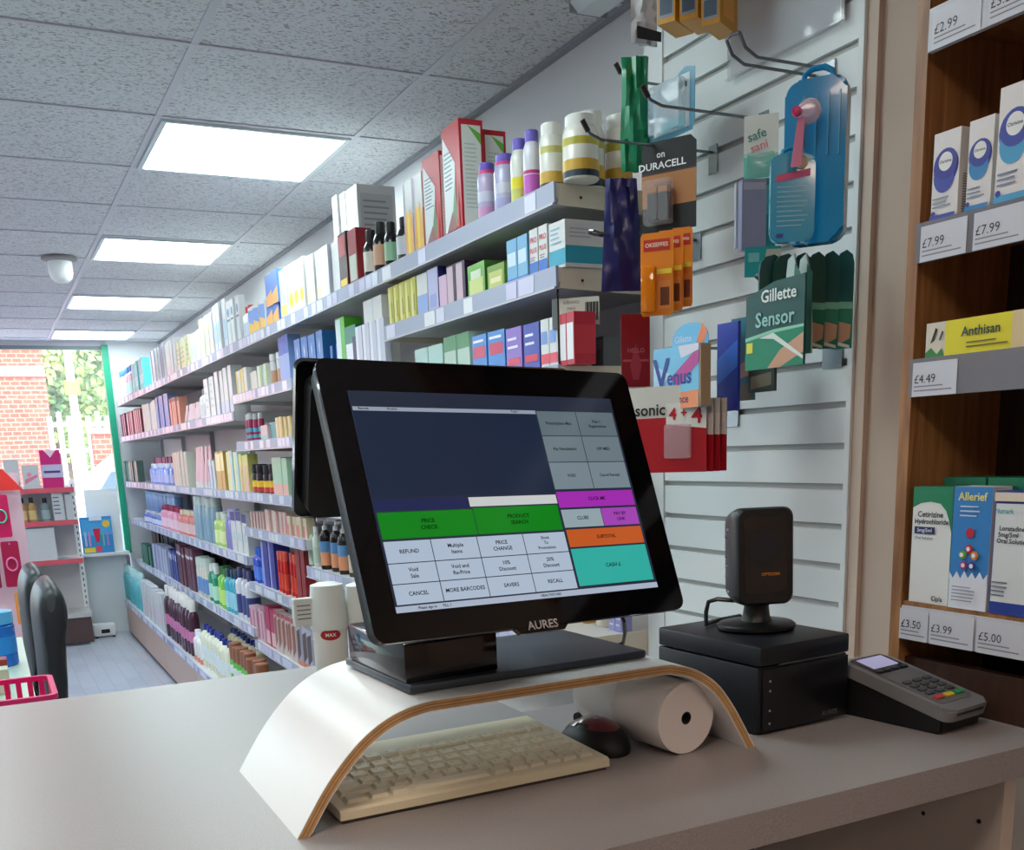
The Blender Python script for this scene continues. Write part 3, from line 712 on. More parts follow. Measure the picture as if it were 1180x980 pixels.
for bi, ((ya, yb), zs) in enumerate(zip(bays, bayz)):
    b = thing('shelving_bay', baylab[bi], 'shelving', ((FX + BX) / 2, (ya + yb) / 2, 0))
    ox, oy = (FX + BX) / 2, (ya + yb) / 2
    def bb(mb, p, q, mt, bev=0): mb.bb((p[0] - ox, p[1] - oy, p[2]), (q[0] - ox, q[1] - oy, q[2]), mt, bev)
    m = MB(); bb(m, (BX, ya, .05), (BX + .02, yb, 2.12), BACKP); m.build('back_panel', b)
    m = MB(); bb(m, (BX - .03, yb - .03, 0), (BX, yb, 2.15), UPR)
    if bi == 0: bb(m, (BX - .03, ya, 0), (BX, ya + .03, 2.15), UPR)
    m.build('upright', b)
    for z in zs:
        m = MB(); bb(m, (FX + .004, ya + .002, z - .028), (BX, yb - .002, z), SHELFM)
        for k in range(2):   # brackets at the ends
            yy = ya + .004 if k == 0 else yb - .010
            mt = CREAM if bi == 0 else SHELFM
            m.prism([(FX + .012 - ox, z - .0005), (FX + .006 - ox, z - FH), (BX - ox, z - FH - .012), (BX - ox, z - .0005)], (0, yy - oy - .003, 0), (1, 0, 0), (0, 0, 1), (0, 1, 0), .006, mt)
        if bi == 0: m.lathe([(.003, 0), (.003, .001)], MATTB, M4=Matrix.Translation((FX + .06 - ox, ya - oy + .0008, z - .024)) @ Matrix.Rotation(PI / 2, 4, 'X'), seg=10)
        s = m.build('shelf', b)
        m = MB(); bb(m, (FX - .002, ya + .001, z - FH), (FX + .004, yb - .001, z + .003), RAILM)
        bb(m, (FX - .006, ya + .001, z - FH - .001), (FX + .006, yb - .001, z - FH + .003), mat((190, 188, 200), .3))
        m.build('price_rail', s)
        y = ya + random.uniform(.01, .1); tk = [(222, 226, 240), (214, 214, 236), (204, 200, 228), (228, 228, 234)]
        while y < yb - .08:
            wd = random.choice([.05, .05, .07]); c = random.choice(tk)
            if bi > 0 or random.random() < .4:
                m = MB(); bb(m, (FX - .0032, y, z - FH + .005), (FX - .0022, y + wd, z - .001), mat(c, .3)); m.build('price_ticket', s)
            y += wd + random.choice([.004, .01, .05, .12])
    # base
    bx0 = .95
    m = MB(); bb(m, (bx0 + .02, ya, .27), (BX, yb, .30), SHELFM); bb(m, (bx0 + .014, ya, .262), (bx0 + .022, yb, .302), RAILM)
    y = ya + .02
    while y < yb - .07:
        bb(m, (bx0 + .0125, y, .267), (bx0 + .0145, y + .05, .298), mat(random.choice([(226, 230, 244), (214, 210, 240), (150, 140, 190)]), .3)); y += .06
    m.build('base_shelf', b)
    m = MB(); bb(m, (bx0 + .02, ya + .004, .03), (bx0 + .035, yb - .004, .262), PLN); m.build('plinth', b)
    m = MB(); bb(m, (bx0 + .03, ya, 0), (BX, yb, .03), mat((50, 42, 42), .6)); m.build('kickboard', b)

_o = 'first second third fourth fifth sixth seventh eighth ninth tenth eleventh twelfth thirteenth fourteenth fifteenth sixteenth seventeenth eighteenth nineteenth'.split()
ORD = ['nearest'] + [(_o[k] if k < 19 else ('twentieth' if k == 19 else ('twenty-' if k < 29 else 'thirty-') + _o[k % 10])) + ' nearest' for k in range(1, 60)]
TWO = ['nearer one', 'farther one']
def row(z, px0, px1, n, pyt, kind, name, label, cat, x=FX + .014, d=None, jit=.03, fill=.92, rows=1, zoff=0, group=None, back=0, **k):
    """n look-alike things side by side on the wall shelf, spanning px0..px1"""
    ya, yb = ypx(px1, x, z + zoff), ypx(px0, x, z + zoff); n0 = n
    pitch = (yb - ya) / n; lim = .095 if kind == 'box' else .085
    if pitch > lim * 1.3: n = max(n, round((yb - ya) / lim)); pitch = (yb - ya) / n; fill = min(fill, .8)
    w = pitch * fill; yc = (ya + yb) / 2
    if kind != 'box' and yc < 5: w = min(w * 1.0, (px1 - px0) / n0 * proj((x, yc, z))[2] / F * 1.4, pitch * .96) if n == n0 else w
    h = zpx(pyt, x, yc) - z - zoff
    d = d or min(max(w * .7, .03), .09)
    if kind == 'box': me = box_mesh(w, d, h, k['c'], k.get('f', ()), k.get('s', ()), k.get('top'))
    elif kind == 'bottle':
        kk = dict(k); body = kk.pop('c'); cap = kk.pop('cap'); me = bottle_parts(w / 2, h, body, cap, kk.pop('lab', None), **kk); d = w
    elif kind == 'pump': me = pump_parts(w / 2, h, k['c'], k['cap'], k['lab']); d = w
    elif kind == 'tube': me = tube_parts(w, h, k['c'], k['cap']); d = w * .75
    tot = n * rows
    g = group or (label + 's row' if tot > 1 else None)
    if tot > 1: g = 'row of ' + name.replace('_', ' ') + 's: ' + label[:60]
    for i in range(n):
        for rr_ in range(rows):
            ob_ = put(me, name, label if tot == 1 else label + ', ' + (TWO[i] if tot == 2 else ORD[i]), cat, (x + back + d / 2 + rr_ * (d + .006), ya + pitch * (i + .5), z + zoff + .0004), -PI / 2 + random.uniform(-jit, jit), g)
            if ya > 3: ob_.scale.z = random.uniform(.95, 1.0); ob_.location.x += random.uniform(0, .012)
B_ = 'box'
# palette bits
# ---- top shelf, near to far
row(S1, 637, 667, 1, 132, 'bottle', 'supplement_tub', 'big white supplement tub with a gold fruit label, foremost on the top shelf end', 'tub', c=(236, 234, 224), cap=(244, 244, 240), lab=[(.04, .16, (40, 52, 70)), (.16, .36, (214, 170, 60)), (.62, .76, (190, 180, 70))], capr=.8, caph=.17, sh=.09, jit=0)
yb_ = ypx(650, FX + .014, S1)
tubm = bottle_parts(.029, .150, (236, 234, 224), (244, 244, 240), [(.04, .16, (40, 52, 70)), (.16, .36, (214, 170, 60)), (.62, .76, (190, 180, 70))], capr=.8, caph=.17, sh=.09)
for xx, lb_ in ((FX + .112, 'white supplement tub directly behind the big one at the top shelf end'), (FX + .180, 'white supplement tub nearest the green bag on the top shelf end')):
    put(tubm, 'supplement_tub', lb_, 'tub', (xx, 1.96, S1 + .0004))
row(S1, 614, 635, 1, 142, 'bottle', 'supplement_tub', 'slimmer white supplement tub left of the big foremost tub', 'tub', c=(232, 232, 224), cap=(240, 240, 236), lab=[(.04, .14, (60, 70, 80)), (.14, .34, (208, 168, 70)), (.66, .78, (206, 200, 120))], capr=.8, caph=.17, sh=.09)
row(S1, 598, 613, 1, 150, 'bottle', 'vitamin_bottle', 'purple-capped bottle with a magenta label on the top shelf', 'bottle', c=(222, 222, 232), cap=(120, 104, 206), lab=[(.05, .42, (198, 96, 196)), (.44, .5, (196, 40, 130))], capr=.7, caph=.16)
row(S1, 583, 599, 1, 160, 'bottle', 'vitamin_bottle', 'purple-capped bottle with a yellow-green label on the top shelf', 'bottle', c=(226, 228, 220), cap=(120, 104, 206), lab=[(.05, .3, (206, 206, 110)), (.3, .5, (236, 222, 40))], capr=.7, caph=.16)
row(S1, 562, 582, 1, 178, 'bottle', 'supplement_bottle', 'lilac patterned bottle with pink neck ring, nearer of the two', 'bottle', c=(190, 188, 220), cap=(112, 98, 200), lab=[(.1, .3, (168, 166, 214)), (.4, .6, (206, 206, 226))], capr=.75, caph=.15, ring=(226, 60, 130))
row(S1, 545, 561, 1, 188, 'bottle', 'supplement_bottle', 'lilac patterned bottle with pink neck ring, farther of the two', 'bottle', c=(196, 182, 216), cap=(112, 98, 200), lab=[(.1, .3, (206, 150, 196)), (.4, .6, (206, 206, 226))], capr=.75, caph=.15, ring=(226, 60, 130))
RD = (196, 34, 52)
redf = [('p', [(.04, .05), (.06, .93), (.72, .64), (.62, .05)], (214, 222, 224)), ('l', 9, .12, .62, .42, .78, (96, 110, 120)), ('p', [(.42, .05), (.70, .5), (.80, .05)], (92, 132, 84)), ('p', [(.15, .05), (.5, .22), (.75, .05)], (150, 80, 80)), ('p', [(.72, .05), (.84, .5), (.88, .05)], (216, 60, 60))]
reds = [('r', .1, .9, .03, .95, (234, 240, 234)), ('p', [(.35, .95), (.9, .88), (.9, .78)], (110, 190, 80)), ('l', 16, .2, .8, .2, .8, (196, 214, 206))]
row(S1, 511, 537, 1, 144, B_, 'tall_carton', 'tall red carton with a white slanted panel, tallest on the top shelf', 'box', d=.062, c=RD, f=redf, s=reds, fill=.98)
o_ = put(box_mesh(.058, .062, .235, RD, redf, reds), 'tall_carton', 'tall red carton behind the tallest one, only its white side showing', 'box', (FX + .014 + .1, ypx(525, FX + .014, S1), S1 + .0004))
row(S1, 491, 510, 1, 180, B_, 'tall_carton', 'shorter red carton with a white slanted panel, left of the tallest', 'box', d=.03, c=RD, f=redf, s=reds, fill=.96)
row(S1, 468, 490, 2, 205, B_, 'stand_pouch', 'upright pouch printed orange below and silver above on the top shelf', 'pouch', d=.025, c=(232, 234, 238), f=[('p', [(.03, .0), (.03, .42), (.3, .62), (.5, .5), (.7, .66), (.97, .45), (.97, 0)], (240, 176, 40)), ('p', [(.38, 0), (.38, .5), (.5, .64), (.62, .5), (.62, 0)], (250, 214, 20)), ('r', .0, .12, .0, .98, (196, 160, 196))], s=[('r', 0, 1, 0, .55, (226, 150, 60))])
BLKC = [(.35, .62, (226, 226, 226)), (.12, .35, (40, 34, 36)), (.22, .34, (150, 90, 70))]
for a_, b_, py_, lb_, cl in ((450, 468, 250, 'black-capped bottle with a plain pale grey label', (204, 206, 214)), (439, 451, 256, 'black-capped bottle with a green and white label', (150, 196, 160)), (426, 439, 256, 'black-capped bottle with a peach label', (224, 170, 140)), (411, 425, 264, 'black-capped bottle with a cream label and dark foot', (232, 226, 214))):
    row(S1, a_, b_, 1, py_, 'bottle', 'syrup_bottle', lb_ + ' on the top shelf', 'bottle', c=(24, 20, 22), cap=(18, 18, 22), lab=[(.22, .72, cl)], capr=.6, caph=.22, sh=.16)
row(S1, 402, 411, 1, 264, B_, 'carton', 'narrow dark red carton left of the black-capped bottles', 'box', c=(150, 34, 44), f=[('r', .1, .9, .1, .55, (190, 196, 180))], fill=.95)
row(S1, 391, 401, 1, 268, B_, 'carton', 'black and red carton with yellow foot on the top shelf', 'box', c=(60, 22, 26), f=[('r', .1, .9, .08, .2, (226, 190, 40)), ('r', .1, .9, .6, .95, (170, 40, 50))], fill=.95)
# boxes stacked behind
for a_, b_, py_, lb_ in ((404, 419, 213, 'large plain white carton standing behind the black-capped bottles, right one'), (388, 403, 222, 'large plain white carton standing behind the black-capped bottles, left one')):
    row(S1, a_, b_, 1, py_, B_, 'carton', lb_, 'box', x=FX + .085, d=.13, c=(240, 242, 244), f=[('l', 3, .1, .8, .2, .4, (220, 224, 228))], s=[('r', .08, .92, .3, .92, (196, 198, 200)), ('l', 6, .15, .85, .55, .88, (150, 152, 158)), ('r', .08, .92, .1, .3, (190, 140, 132))])
row(S1, 373, 390, 2, 280, B_, 'carton', 'white carton with a faint lilac side, left of the dark cartons', 'box', c=(236, 238, 246), f=[('r', .6, .95, .05, .5, (214, 214, 232))], s=[('r', 0, 1, 0, 1, (206, 206, 222))])
row(S1, 354, 372, 2, 291, B_, 'carton', 'cream-white carton with a peach stripe on the top shelf', 'box', c=(244, 244, 240), f=[('r', .1, .5, .1, .35, (240, 200, 170)), ('l', 3, .1, .9, .6, .8, (200, 204, 206))])
row(S1, 331, 353, 3, 300, B_, 'carton', 'pale carton with a yellow spot on the top shelf', 'box', c=(236, 244, 238), f=[('d', .5, .32, .32, (250, 206, 50)), ('l', 3, .15, .9, .6, .85, (190, 210, 200))])
row(S1, 322, 331, 1, 310, B_, 'carton', 'pale aqua carton beside the yellow-spot cartons', 'box', c=(220, 240, 242), f=[('r', .1, .9, .1, .3, (250, 230, 120))])
row(S1, 307, 321, 2, 342, B_, 'carton', 'short blue carton with an orange corner, right pair on the top shelf', 'box', c=(74, 122, 206), f=[('p', [(0, 0), (0, .35), (1, .6), (1, 0)], (246, 176, 70))])
row(S1, 307, 321, 2, 313, B_, 'carton', 'blue and orange carton stacked on the short blue ones', 'box', zoff=.076, c=(84, 128, 210), f=[('p', [(0, 0), (0, .3), (1, .5), (1, 0)], (244, 170, 90))])
row(S1, 287, 306, 3, 350, B_, 'carton', 'white and blue carton with a yellow foot on the top shelf', 'box', c=(236, 240, 250), f=[('p', [(0, 0), (0, .5), (1, .35), (1, 0)], (250, 196, 50)), ('p', [(0, .5), (0, .9), (1, .85), (1, .35)], (90, 140, 220))])
row(S1, 278, 287, 1, 352, 'bottle', 'squeeze_bottle', 'white bottle with a red cap between the blue cartons', 'bottle', c=(238, 238, 240), cap=(206, 50, 50), lab=(206, 220, 236))
row(S1, 262, 277, 1, 344, B_, 'stand_pouch', 'white pouch with a blue round mark on the top shelf', 'pouch', d=.03, c=(226, 238, 242), f=[('d', .5, .75, .26, (60, 130, 180)), ('r', .12, .88, .1, .55, (210, 226, 230)), ('r', .1, .9, .56, .6, (90, 100, 130))])
row(S1, 247, 261, 2, 348, B_, 'carton', 'white carton with dark blue edges left of the white pouch', 'box', c=(226, 240, 244), f=[('r', 0, .12, 0, 1, (80, 120, 190)), ('r', .3, .8, .2, .6, (170, 206, 226))])
row(S1, 232, 246, 2, 363, B_, 'carton', 'ivory carton with a gold edge on the top shelf', 'box', c=(248, 244, 220), f=[('r', 0, .18, 0, 1, (216, 190, 96)), ('l', 3, .3, .9, .3, .8, (190, 190, 170))])
row(S1, 219, 231, 2, 383, B_, 'carton', 'white carton with a pale green panel on the top shelf', 'box', c=(244, 246, 246), f=[('r', .15, .85, .2, .6, (206, 226, 206))])
row(S1, 204, 218, 3, 390, B_, 'carton', 'yellow-cream carton on the far half of the top shelf', 'box', c=(246, 234, 176), f=[('l', 4, .1, .9, .2, .8, (180, 160, 110))])
row(S1, 192, 203, 2, 392, B_, 'carton', 'plain white narrow carton on the far half of the top shelf', 'box', c=(240, 240, 246), f=[('r', .2, .8, .1, .3, (226, 200, 210))])
row(S1, 176, 191, 4, 400, B_, 'carton', 'thin upright carton with navy and green spine near the shelf end', 'box', c=(226, 230, 238), f=[('r', 0, .5, 0, 1, (44, 60, 130)), ('r', .6, .9, .1, .9, (120, 160, 130))])
row(S1, 153, 167, 1, 416, B_, 'gift_box', 'wide teal box near the far end of the top shelf', 'box', c=(86, 190, 196), f=[('r', .1, .9, .2, .5, (130, 216, 214)), ('d', .3, .4, .1, (170, 130, 210))])
row(S1, 137, 152, 4, 424, 'bottle', 'lotion_bottle', 'small pink and blue bottle at the very end of the top shelf', 'bottle', c=(238, 170, 190), cap=(60, 120, 190), lab=(200, 230, 226))

# ---- second shelf, nearest bay
z = 1.832
row(z, 633, 652, 1, 256, B_, 'carton', 'white carton with a teal foot, foremost on the second shelf', 'box', d=.10, c=(238, 242, 246), f=[('r', .0, 1, .06, .4, (40, 160, 190)), ('l', 4, .1, .8, .5, .9, (130, 180, 200))], s=[('r', 0, 1, .08, .45, (36, 156, 182)), ('l', 3, .1, .7, .6, .85, (170, 180, 190))])
pro = [('t', 'PRO', .5, .76, .42, (200, 30, 46)), ('t', 'PLUS', .5, .54, .38, (200, 30, 46)), ('r', 0, 1, 0, .3, (40, 110, 200)), ('l', 2, .15, .85, .32, .42, (120, 60, 80))]
row(z, 611, 632, 2, 262, B_, 'carton', 'white carton with red PRO PLUS lettering and blue foot', 'box', c=(240, 236, 230), f=pro, d=.06)
row(z, 585, 609, 2, 274, B_, 'carton', 'light blue carton with white band beside the red-lettered cartons', 'box', c=(120, 178, 226), f=[('r', .1, .9, .4, .7, (206, 226, 240)), ('r', 0, 1, 0, .12, (60, 120, 200))])
row(z, 562, 582, 1, 305, B_, 'carton', 'green carton with a yellow-green panel on the second shelf', 'box', c=(120, 160, 60), f=[('r', .1, .9, .1, .75, (196, 200, 110)), ('r', .2, .8, .3, .5, (230, 226, 170))])
row(z, 539, 561, 1, 304, B_, 'carton', 'green carton with a white cap-shaped panel left of its twin', 'box', c=(110, 176, 70), f=[('r', .1, .9, .1, .55, (206, 216, 130)), ('r', .2, .8, .55, .8, (214, 226, 200))], s=[('r', 0, 1, 0, 1, (70, 120, 50))])
row(z, 516, 537, 2, 304, B_, 'carton', 'dark purple carton with a pale pink front on the second shelf', 'box', c=(52, 28, 66), f=[('r', .05, .75, .03, .97, (206, 176, 190))])
row(z, 507, 516, 1, 318, B_, 'carton', 'short pink carton on the second shelf', 'box', c=(214, 176, 206))
row(z, 494, 507, 1, 309, B_, 'carton', 'lilac carton with a navy side on the second shelf', 'box', c=(40, 44, 110), f=[('r', .05, .95, .02, .98, (186, 184, 222)), ('r', .2, .8, .1, .4, (150, 160, 220))])
row(z, 482, 494, 1, 316, B_, 'carton', 'white carton with a soft blue foot, left of the lilac one', 'box', c=(224, 220, 232), f=[('r', 0, 1, 0, .5, (140, 170, 226))])
row(z, 449, 481, 5, 326, B_, 'carton', 'slim yellow carton on the second shelf', 'box', c=(206, 196, 60), f=[('r', .15, .55, .05, .95, (228, 224, 130)), ('r', .6, .8, .2, .6, (150, 140, 40))])
# ---- bottom group seen between the till and the slatted panel
z = 1.640
row(z, 645, 663, 2, 361, B_, 'carton', 'red carton on the shelf just above the right corner of the till', 'box', d=.05, c=(196, 34, 60), f=[('r', .0, .9, .1, .8, (236, 232, 236))], s=[('r', 0, 1, .2, .75, (214, 50, 70))])
row(z, 624, 644, 2, 367, B_, 'carton', 'white and pink tablet carton above the till screen', 'box', d=.08, c=(234, 226, 236), f=[('r', 0, 1, .1, .3, (226, 70, 96)), ('r', .1, .8, .5, .75, (110, 150, 220))])
row(z, 604, 623, 1, 373, B_, 'carton', 'navy carton with white and red lettering stripes above the till', 'box', d=.08, c=(58, 76, 176), f=[('l', 2, .1, .9, .5, .85, (230, 232, 244)), ('r', .1, .9, .2, .35, (216, 50, 80))])
row(z, 584, 603, 1, 378, B_, 'carton', 'violet carton with white and red lettering stripes above the till', 'box', d=.08, c=(140, 110, 200), f=[('l', 2, .1, .9, .5, .85, (236, 226, 244)), ('r', .1, .9, .2, .35, (222, 60, 90))])
row(z, 545, 583, 2, 384, B_, 'carton', 'sky blue carton with a red lettering stripe above the till', 'box', d=.08, c=(70, 140, 214), f=[('r', .1, .9, .5, .75, (206, 60, 100)), ('l', 1, .1, .9, .78, .95, (236, 236, 244))])
row(z, 513, 544, 2, 386, B_, 'carton', 'green-topped pale carton above the till', 'box', d=.06, c=(176, 206, 190), f=[('r', 0, 1, .7, 1, (60, 140, 90))])
row(z, 480, 512, 2, 400, B_, 'carton', 'short mint carton above the till', 'box', d=.06, c=(170, 206, 200))
m = MB()
p = at(700, 415, x=1.2)
put(box_mesh(.05, .1, .062, (92, 96, 102), [('r', .1, .9, .6, .9, (120, 124, 130))]), 'carton', 'plain charcoal carton right of the red cartons above the till', 'box', (1.26, 1.96, 1.6404))
t = thing('ticket_holder', 'white barcode ticket on a black upright clip above the till corner', 'ticket holder', (1.102, 1.935, 1.6404))
m = MB(); m.tube([(0, 0, 0), (0, 0, .17)], .0025, BLACK); m.box((.0, .012, .105), (.004, .022, .06), BLACK); m.build('clip', t)
m = MB(); uq = Vector((.75, -.66, 0)).normalized(); o_ = Vector((.001, .0, .078))
m.prism([(0, 0), (.085, 0), (.085, .055), (0, .055)], o_, uq, (0, 0, 1), uq.cross(Vector((0, 0, 1))), .0015, mat((206, 208, 196), .5)); tk_ = m.build('ticket', t)
m = MB(); nn = uq.cross(Vector((0, 0, 1)))
for k in range(12): m.prism([(0, 0), (.001 + .0008 * (k % 3), 0), (.001 + .0008 * (k % 3), .036), (0, .036)], o_ + uq * (.056 + k * .0022) + Vector((0, 0, .009)) + nn * .0017, uq, (0, 0, 1), nn, .0002, DARK)
for k, s in enumerate(('SUDAFED', 'MAX', 'TABS', '12s')): m.text(s, .008, basis(o_ + uq * .027 + Vector((0, 0, .046 - k * .012)) + nn * .0018, uq, (0, 0, 1)), DARK)
m.build('print', tk_)
# ---- second bay
z = 1.70
row(z, 424, 445, 2, 344, B_, 'carton', 'tall white carton just left of the yellow cartons', 'box', d=.05, c=(236, 238, 244))
row(z, 413, 446, 4, 372, B_, 'carton', 'pale lilac carton above the top edge of the till', 'box', x=FX + .012, d=.02, c=(196, 200, 236), f=[('r', 0, .4, 0, 1, (230, 232, 246))])
row(z, 399, 412, 1, 375, B_, 'carton', 'teal-topped carton with a navy edge above the till', 'box', c=(40, 130, 110), f=[('r', .1, .7, 0, .7, (226, 230, 240)), ('r', .7, 1, 0, .8, (30, 40, 100))])
row(z, 389, 399, 1, 364, B_, 'carton', 'bright green carton with a pale front above the till', 'box', c=(90, 190, 50), f=[('r', 0, .55, .02, .98, (206, 226, 226))])
row(z, 376, 389, 2, 396, 'tube', 'cream_tube', 'small blue and white tube beside the green carton', 'tube', c=(80, 110, 200), cap=(236, 236, 246))
row(z, 343, 374, 4, 384, B_, 'carton', 'mid-blue carton with a white leaf mark above the left till corner', 'box', c=(40, 110, 180), f=[('p', [(.35, .9), (.5, .6), (.65, .9), (.5, .75)], (190, 210, 220))])
z = 1.052
row(z, 366, 396, 3, 598, 'pump', 'mousse_bottle', 'black pump bottle with a blue and peach label left of the till', 'pump bottle', c=(28, 24, 26), cap=(232, 232, 236), lab=((226, 150, 110), (90, 140, 190)))
row(z, 350, 364, 2, 606, 'bottle', 'lotion_bottle', 'pale green bottle behind the lower left till edge', 'bottle', c=(214, 226, 214), cap=(230, 232, 230), lab=(190, 206, 190))
row(z, 397, 412, 2, 612, 'bottle', 'lotion_bottle', 'slim dark bottle with a pale cap right of the pump bottles', 'bottle', c=(70, 60, 56), cap=(226, 220, 210), lab=(206, 190, 170))
# ---- third bay
z = 1.767
row(z, 322, 334, 2, 386, B_, 'carton', 'periwinkle blue carton right at the left edge of the till', 'box', c=(130, 160, 226), f=[('r', 0, 1, .6, 1, (40, 90, 190))])
row(z, 308, 321, 2, 406, 'bottle', 'baby_tub', 'white-lidded small tub on the second shelf of the third bay', 'tub', c=(214, 210, 214), cap=(240, 240, 242), lab=[(.1, .6, (196, 150, 120))], capr=.95, caph=.2, sh=.04)
row(z, 298, 307, 2, 420, B_, 'carton', 'pinkish carton with a green edge on the second shelf', 'box', c=(236, 216, 206), f=[('r', .7, 1, 0, 1, (120, 190, 60))])
row(z, 287, 297, 2, 428, B_, 'carton', 'beige carton left of the green-edged ones', 'box', c=(226, 212, 196))
row(z, 271, 286, 3, 425, B_, 'carton', 'white carton with a yellow spine on the second shelf', 'box', c=(232, 238, 232), f=[('r', 0, .35, 0, 1, (216, 196, 50))])
z = 1.553
row(z, 280, 300, 4, 476, 'bottle', 'drink_tub', 'red and blue checked bottle with a white cap left of the till', 'bottle', c=(170, 40, 90), cap=(226, 224, 226), lab=[(.15, .3, (80, 180, 200)), (.42, .6, (90, 170, 200))], capr=.85, caph=.2)
row(z, 300, 309, 2, 490, B_, 'carton', 'pale pink carton between the checked bottles and teal box', 'box', c=(240, 186, 190), f=[('r', .1, .9, .05, .3, (120, 206, 180))])
row(z, 309, 318, 1, 486, B_, 'carton', 'solid teal carton at the left of the till', 'box', c=(20, 140, 150))
row(z, 318, 334, 4, 480, B_, 'carton', 'peach carton with an olive edge at the left of the till', 'box', c=(246, 190, 150), f=[('r', .6, 1, .0, 1, (190, 170, 40))])
z = 1.322
row(z, 314, 331, 3, 527, B_, 'carton', 'mint green carton with pink foot close to the till', 'box', c=(160, 200, 170), f=[('r', 0, 1, 0, .3, (226, 170, 160))])
row(z, 289, 312, 3, 535, 'bottle', 'hair_gel_jar', 'black jar with an orange and yellow label left of the till', 'jar', c=(26, 18, 34), cap=(20, 14, 28), lab=[(.05, .3, (206, 60, 50)), (.3, .62, (246, 196, 40))], capr=.9, caph=.3, sh=.05)
# ---- far run, fourth shelf (eye level)
row(z, 276, 288, 3, 523, B_, 'carton', 'yellow carton with a pink stripe on the eye-level shelf', 'box', c=(250, 214, 120), f=[('r', .5, .9, 0, .7, (236, 150, 170))])
row(z, 262, 275, 3, 520, B_, 'carton', 'pale blue and cream carton on the eye-level shelf', 'box', c=(180, 214, 226), f=[('r', 0, .45, 0, 1, (246, 226, 170))])
row(z, 249, 261, 3, 520, B_, 'carton', 'orange carton with a cream top on the eye-level shelf', 'box', c=(246, 170, 90), f=[('r', 0, 1, .5, .95, (250, 230, 170))])
row(z, 241, 248, 1, 530, B_, 'carton', 'white carton with a blue edge on the eye-level shelf', 'box', c=(240, 242, 248), f=[('r', 0, .25, 0, .8, (70, 130, 210))])
row(z, 224, 240, 1, 514, 'tube', 'cream_tube', 'large pink-topped upright tube on the eye-level shelf', 'tube', c=(226, 170, 180), cap=(226, 214, 216))
row(z, 200, 217, 5, 520, B_, 'carton', 'blush pink slim carton on the eye-level shelf', 'box', c=(244, 214, 200), f=[('r', 0, .3, 0, 1, (232, 180, 150))])
row(z, 173, 199, 6, 534, 'bottle', 'shampoo_bottle', 'short blue-lilac bottle in front of the purple boxes', 'bottle', c=(130, 150, 226), cap=(236, 236, 250), lab=(190, 190, 240))
row(z, 161, 199, 4, 534, B_, 'carton', 'deep purple carton behind the blue-lilac bottles', 'box', back=.10, c=(58, 24, 96))
row(z, 161, 199, 4, 527, B_, 'carton', 'deep purple carton stacked at the top behind the blue-lilac bottles', 'box', back=.10, zoff=.10, c=(66, 28, 104))
row(z, 143, 158, 4, 531, B_, 'carton', 'dark green slim carton at the far end of the eye-level shelf', 'box', c=(90, 120, 110), f=[('r', .5, .8, .1, .9, (190, 206, 196))])
# ---- far run, second shelf
z = 1.695
row(z, 249, 268, 3, 424, B_, 'carton', 'tall white carton with pale blue foot on the far second shelf', 'box', c=(238, 236, 240), f=[('r', 0, 1, 0, .3, (196, 206, 226))])
row(z, 238, 248, 2, 434, B_, 'carton', 'tall ivory patterned carton on the far second shelf', 'box', c=(236, 232, 226), f=[('l', 4, .2, .8, .2, .9, (190, 190, 190))])
row(z, 229, 237, 1, 446, 'bottle', 'talc_bottle', 'white bottle with a grey cap on the far second shelf', 'bottle', c=(236, 236, 236), cap=(150, 150, 156), lab=(206, 206, 210))
row(z, 211, 228, 4, 465, 'tube', 'cream_tube', 'small pale pink tube on the far second shelf', 'tube', c=(236, 200, 206), cap=(206, 200, 200))
row(z, 197, 208, 2, 458, B_, 'carton', 'coral carton with a dark top on the far second shelf', 'box', c=(236, 140, 120), f=[('r', 0, 1, .85, 1, (90, 40, 60))])
row(z, 182, 195, 2, 455, B_, 'carton', 'slate blue carton on the far second shelf', 'box', c=(120, 140, 190), f=[('r', .7, 1, 0, .7, (60, 130, 210))])
row(z, 165, 181, 5, 464, B_, 'carton', 'thin pale green carton like a book on the far second shelf', 'box', c=(226, 232, 220), f=[('r', 0, .4, 0, 1, (190, 206, 190))])
row(z, 140, 164, 6, 474, B_, 'carton', 'thin dark maroon carton at the end of the far second shelf', 'box', c=(96, 40, 60), f=[('r', .2, .7, .05, .95, (226, 160, 176))])
# ---- far run, fifth shelf
z = 1.01
row(z, 268, 286, 3, 590, B_, 'carton', 'white carton with a navy lid below the eye-level shelf', 'box', c=(238, 240, 246), f=[('r', 0, 1, .78, 1, (50, 40, 130)), ('r', .2, .8, .3, .5, (190, 206, 210))])
row(z, 259, 267, 2, 585, 'bottle', 'lotion_bottle', 'tall lilac bottle below the eye-level shelf', 'bottle', c=(150, 140, 206), cap=(190, 186, 226))
row(z, 247, 258, 2, 590, 'bottle', 'lotion_bottle', 'lime green bottle below the eye-level shelf', 'bottle', c=(190, 220, 120), cap=(236, 240, 226), lab=(226, 240, 170))
row(z, 224, 246, 3, 571, 'bottle', 'mouthwash_bottle', 'large grey-blue bottle with a broad pale cap', 'bottle', c=(150, 176, 190), cap=(206, 212, 206), lab=[(.1, .7, (130, 160, 180))], capr=.85, caph=.2)
row(z, 205, 223, 4, 588, 'bottle', 'lotion_bottle', 'coral and cream bottle below the eye-level shelf', 'bottle', c=(226, 120, 110), cap=(240, 220, 190), lab=(240, 200, 200))
row(z, 186, 204, 4, 583, 'bottle', 'lotion_bottle', 'pink bottle with a crimson cap below the eye-level shelf', 'bottle', c=(236, 150, 180), cap=(180, 50, 90), lab=(246, 206, 220))
row(z, 166, 185, 5, 590, 'bottle', 'lotion_bottle', 'small navy and white bottle below the eye-level shelf', 'bottle', c=(90, 110, 190), cap=(240, 240, 250), lab=(220, 220, 246))
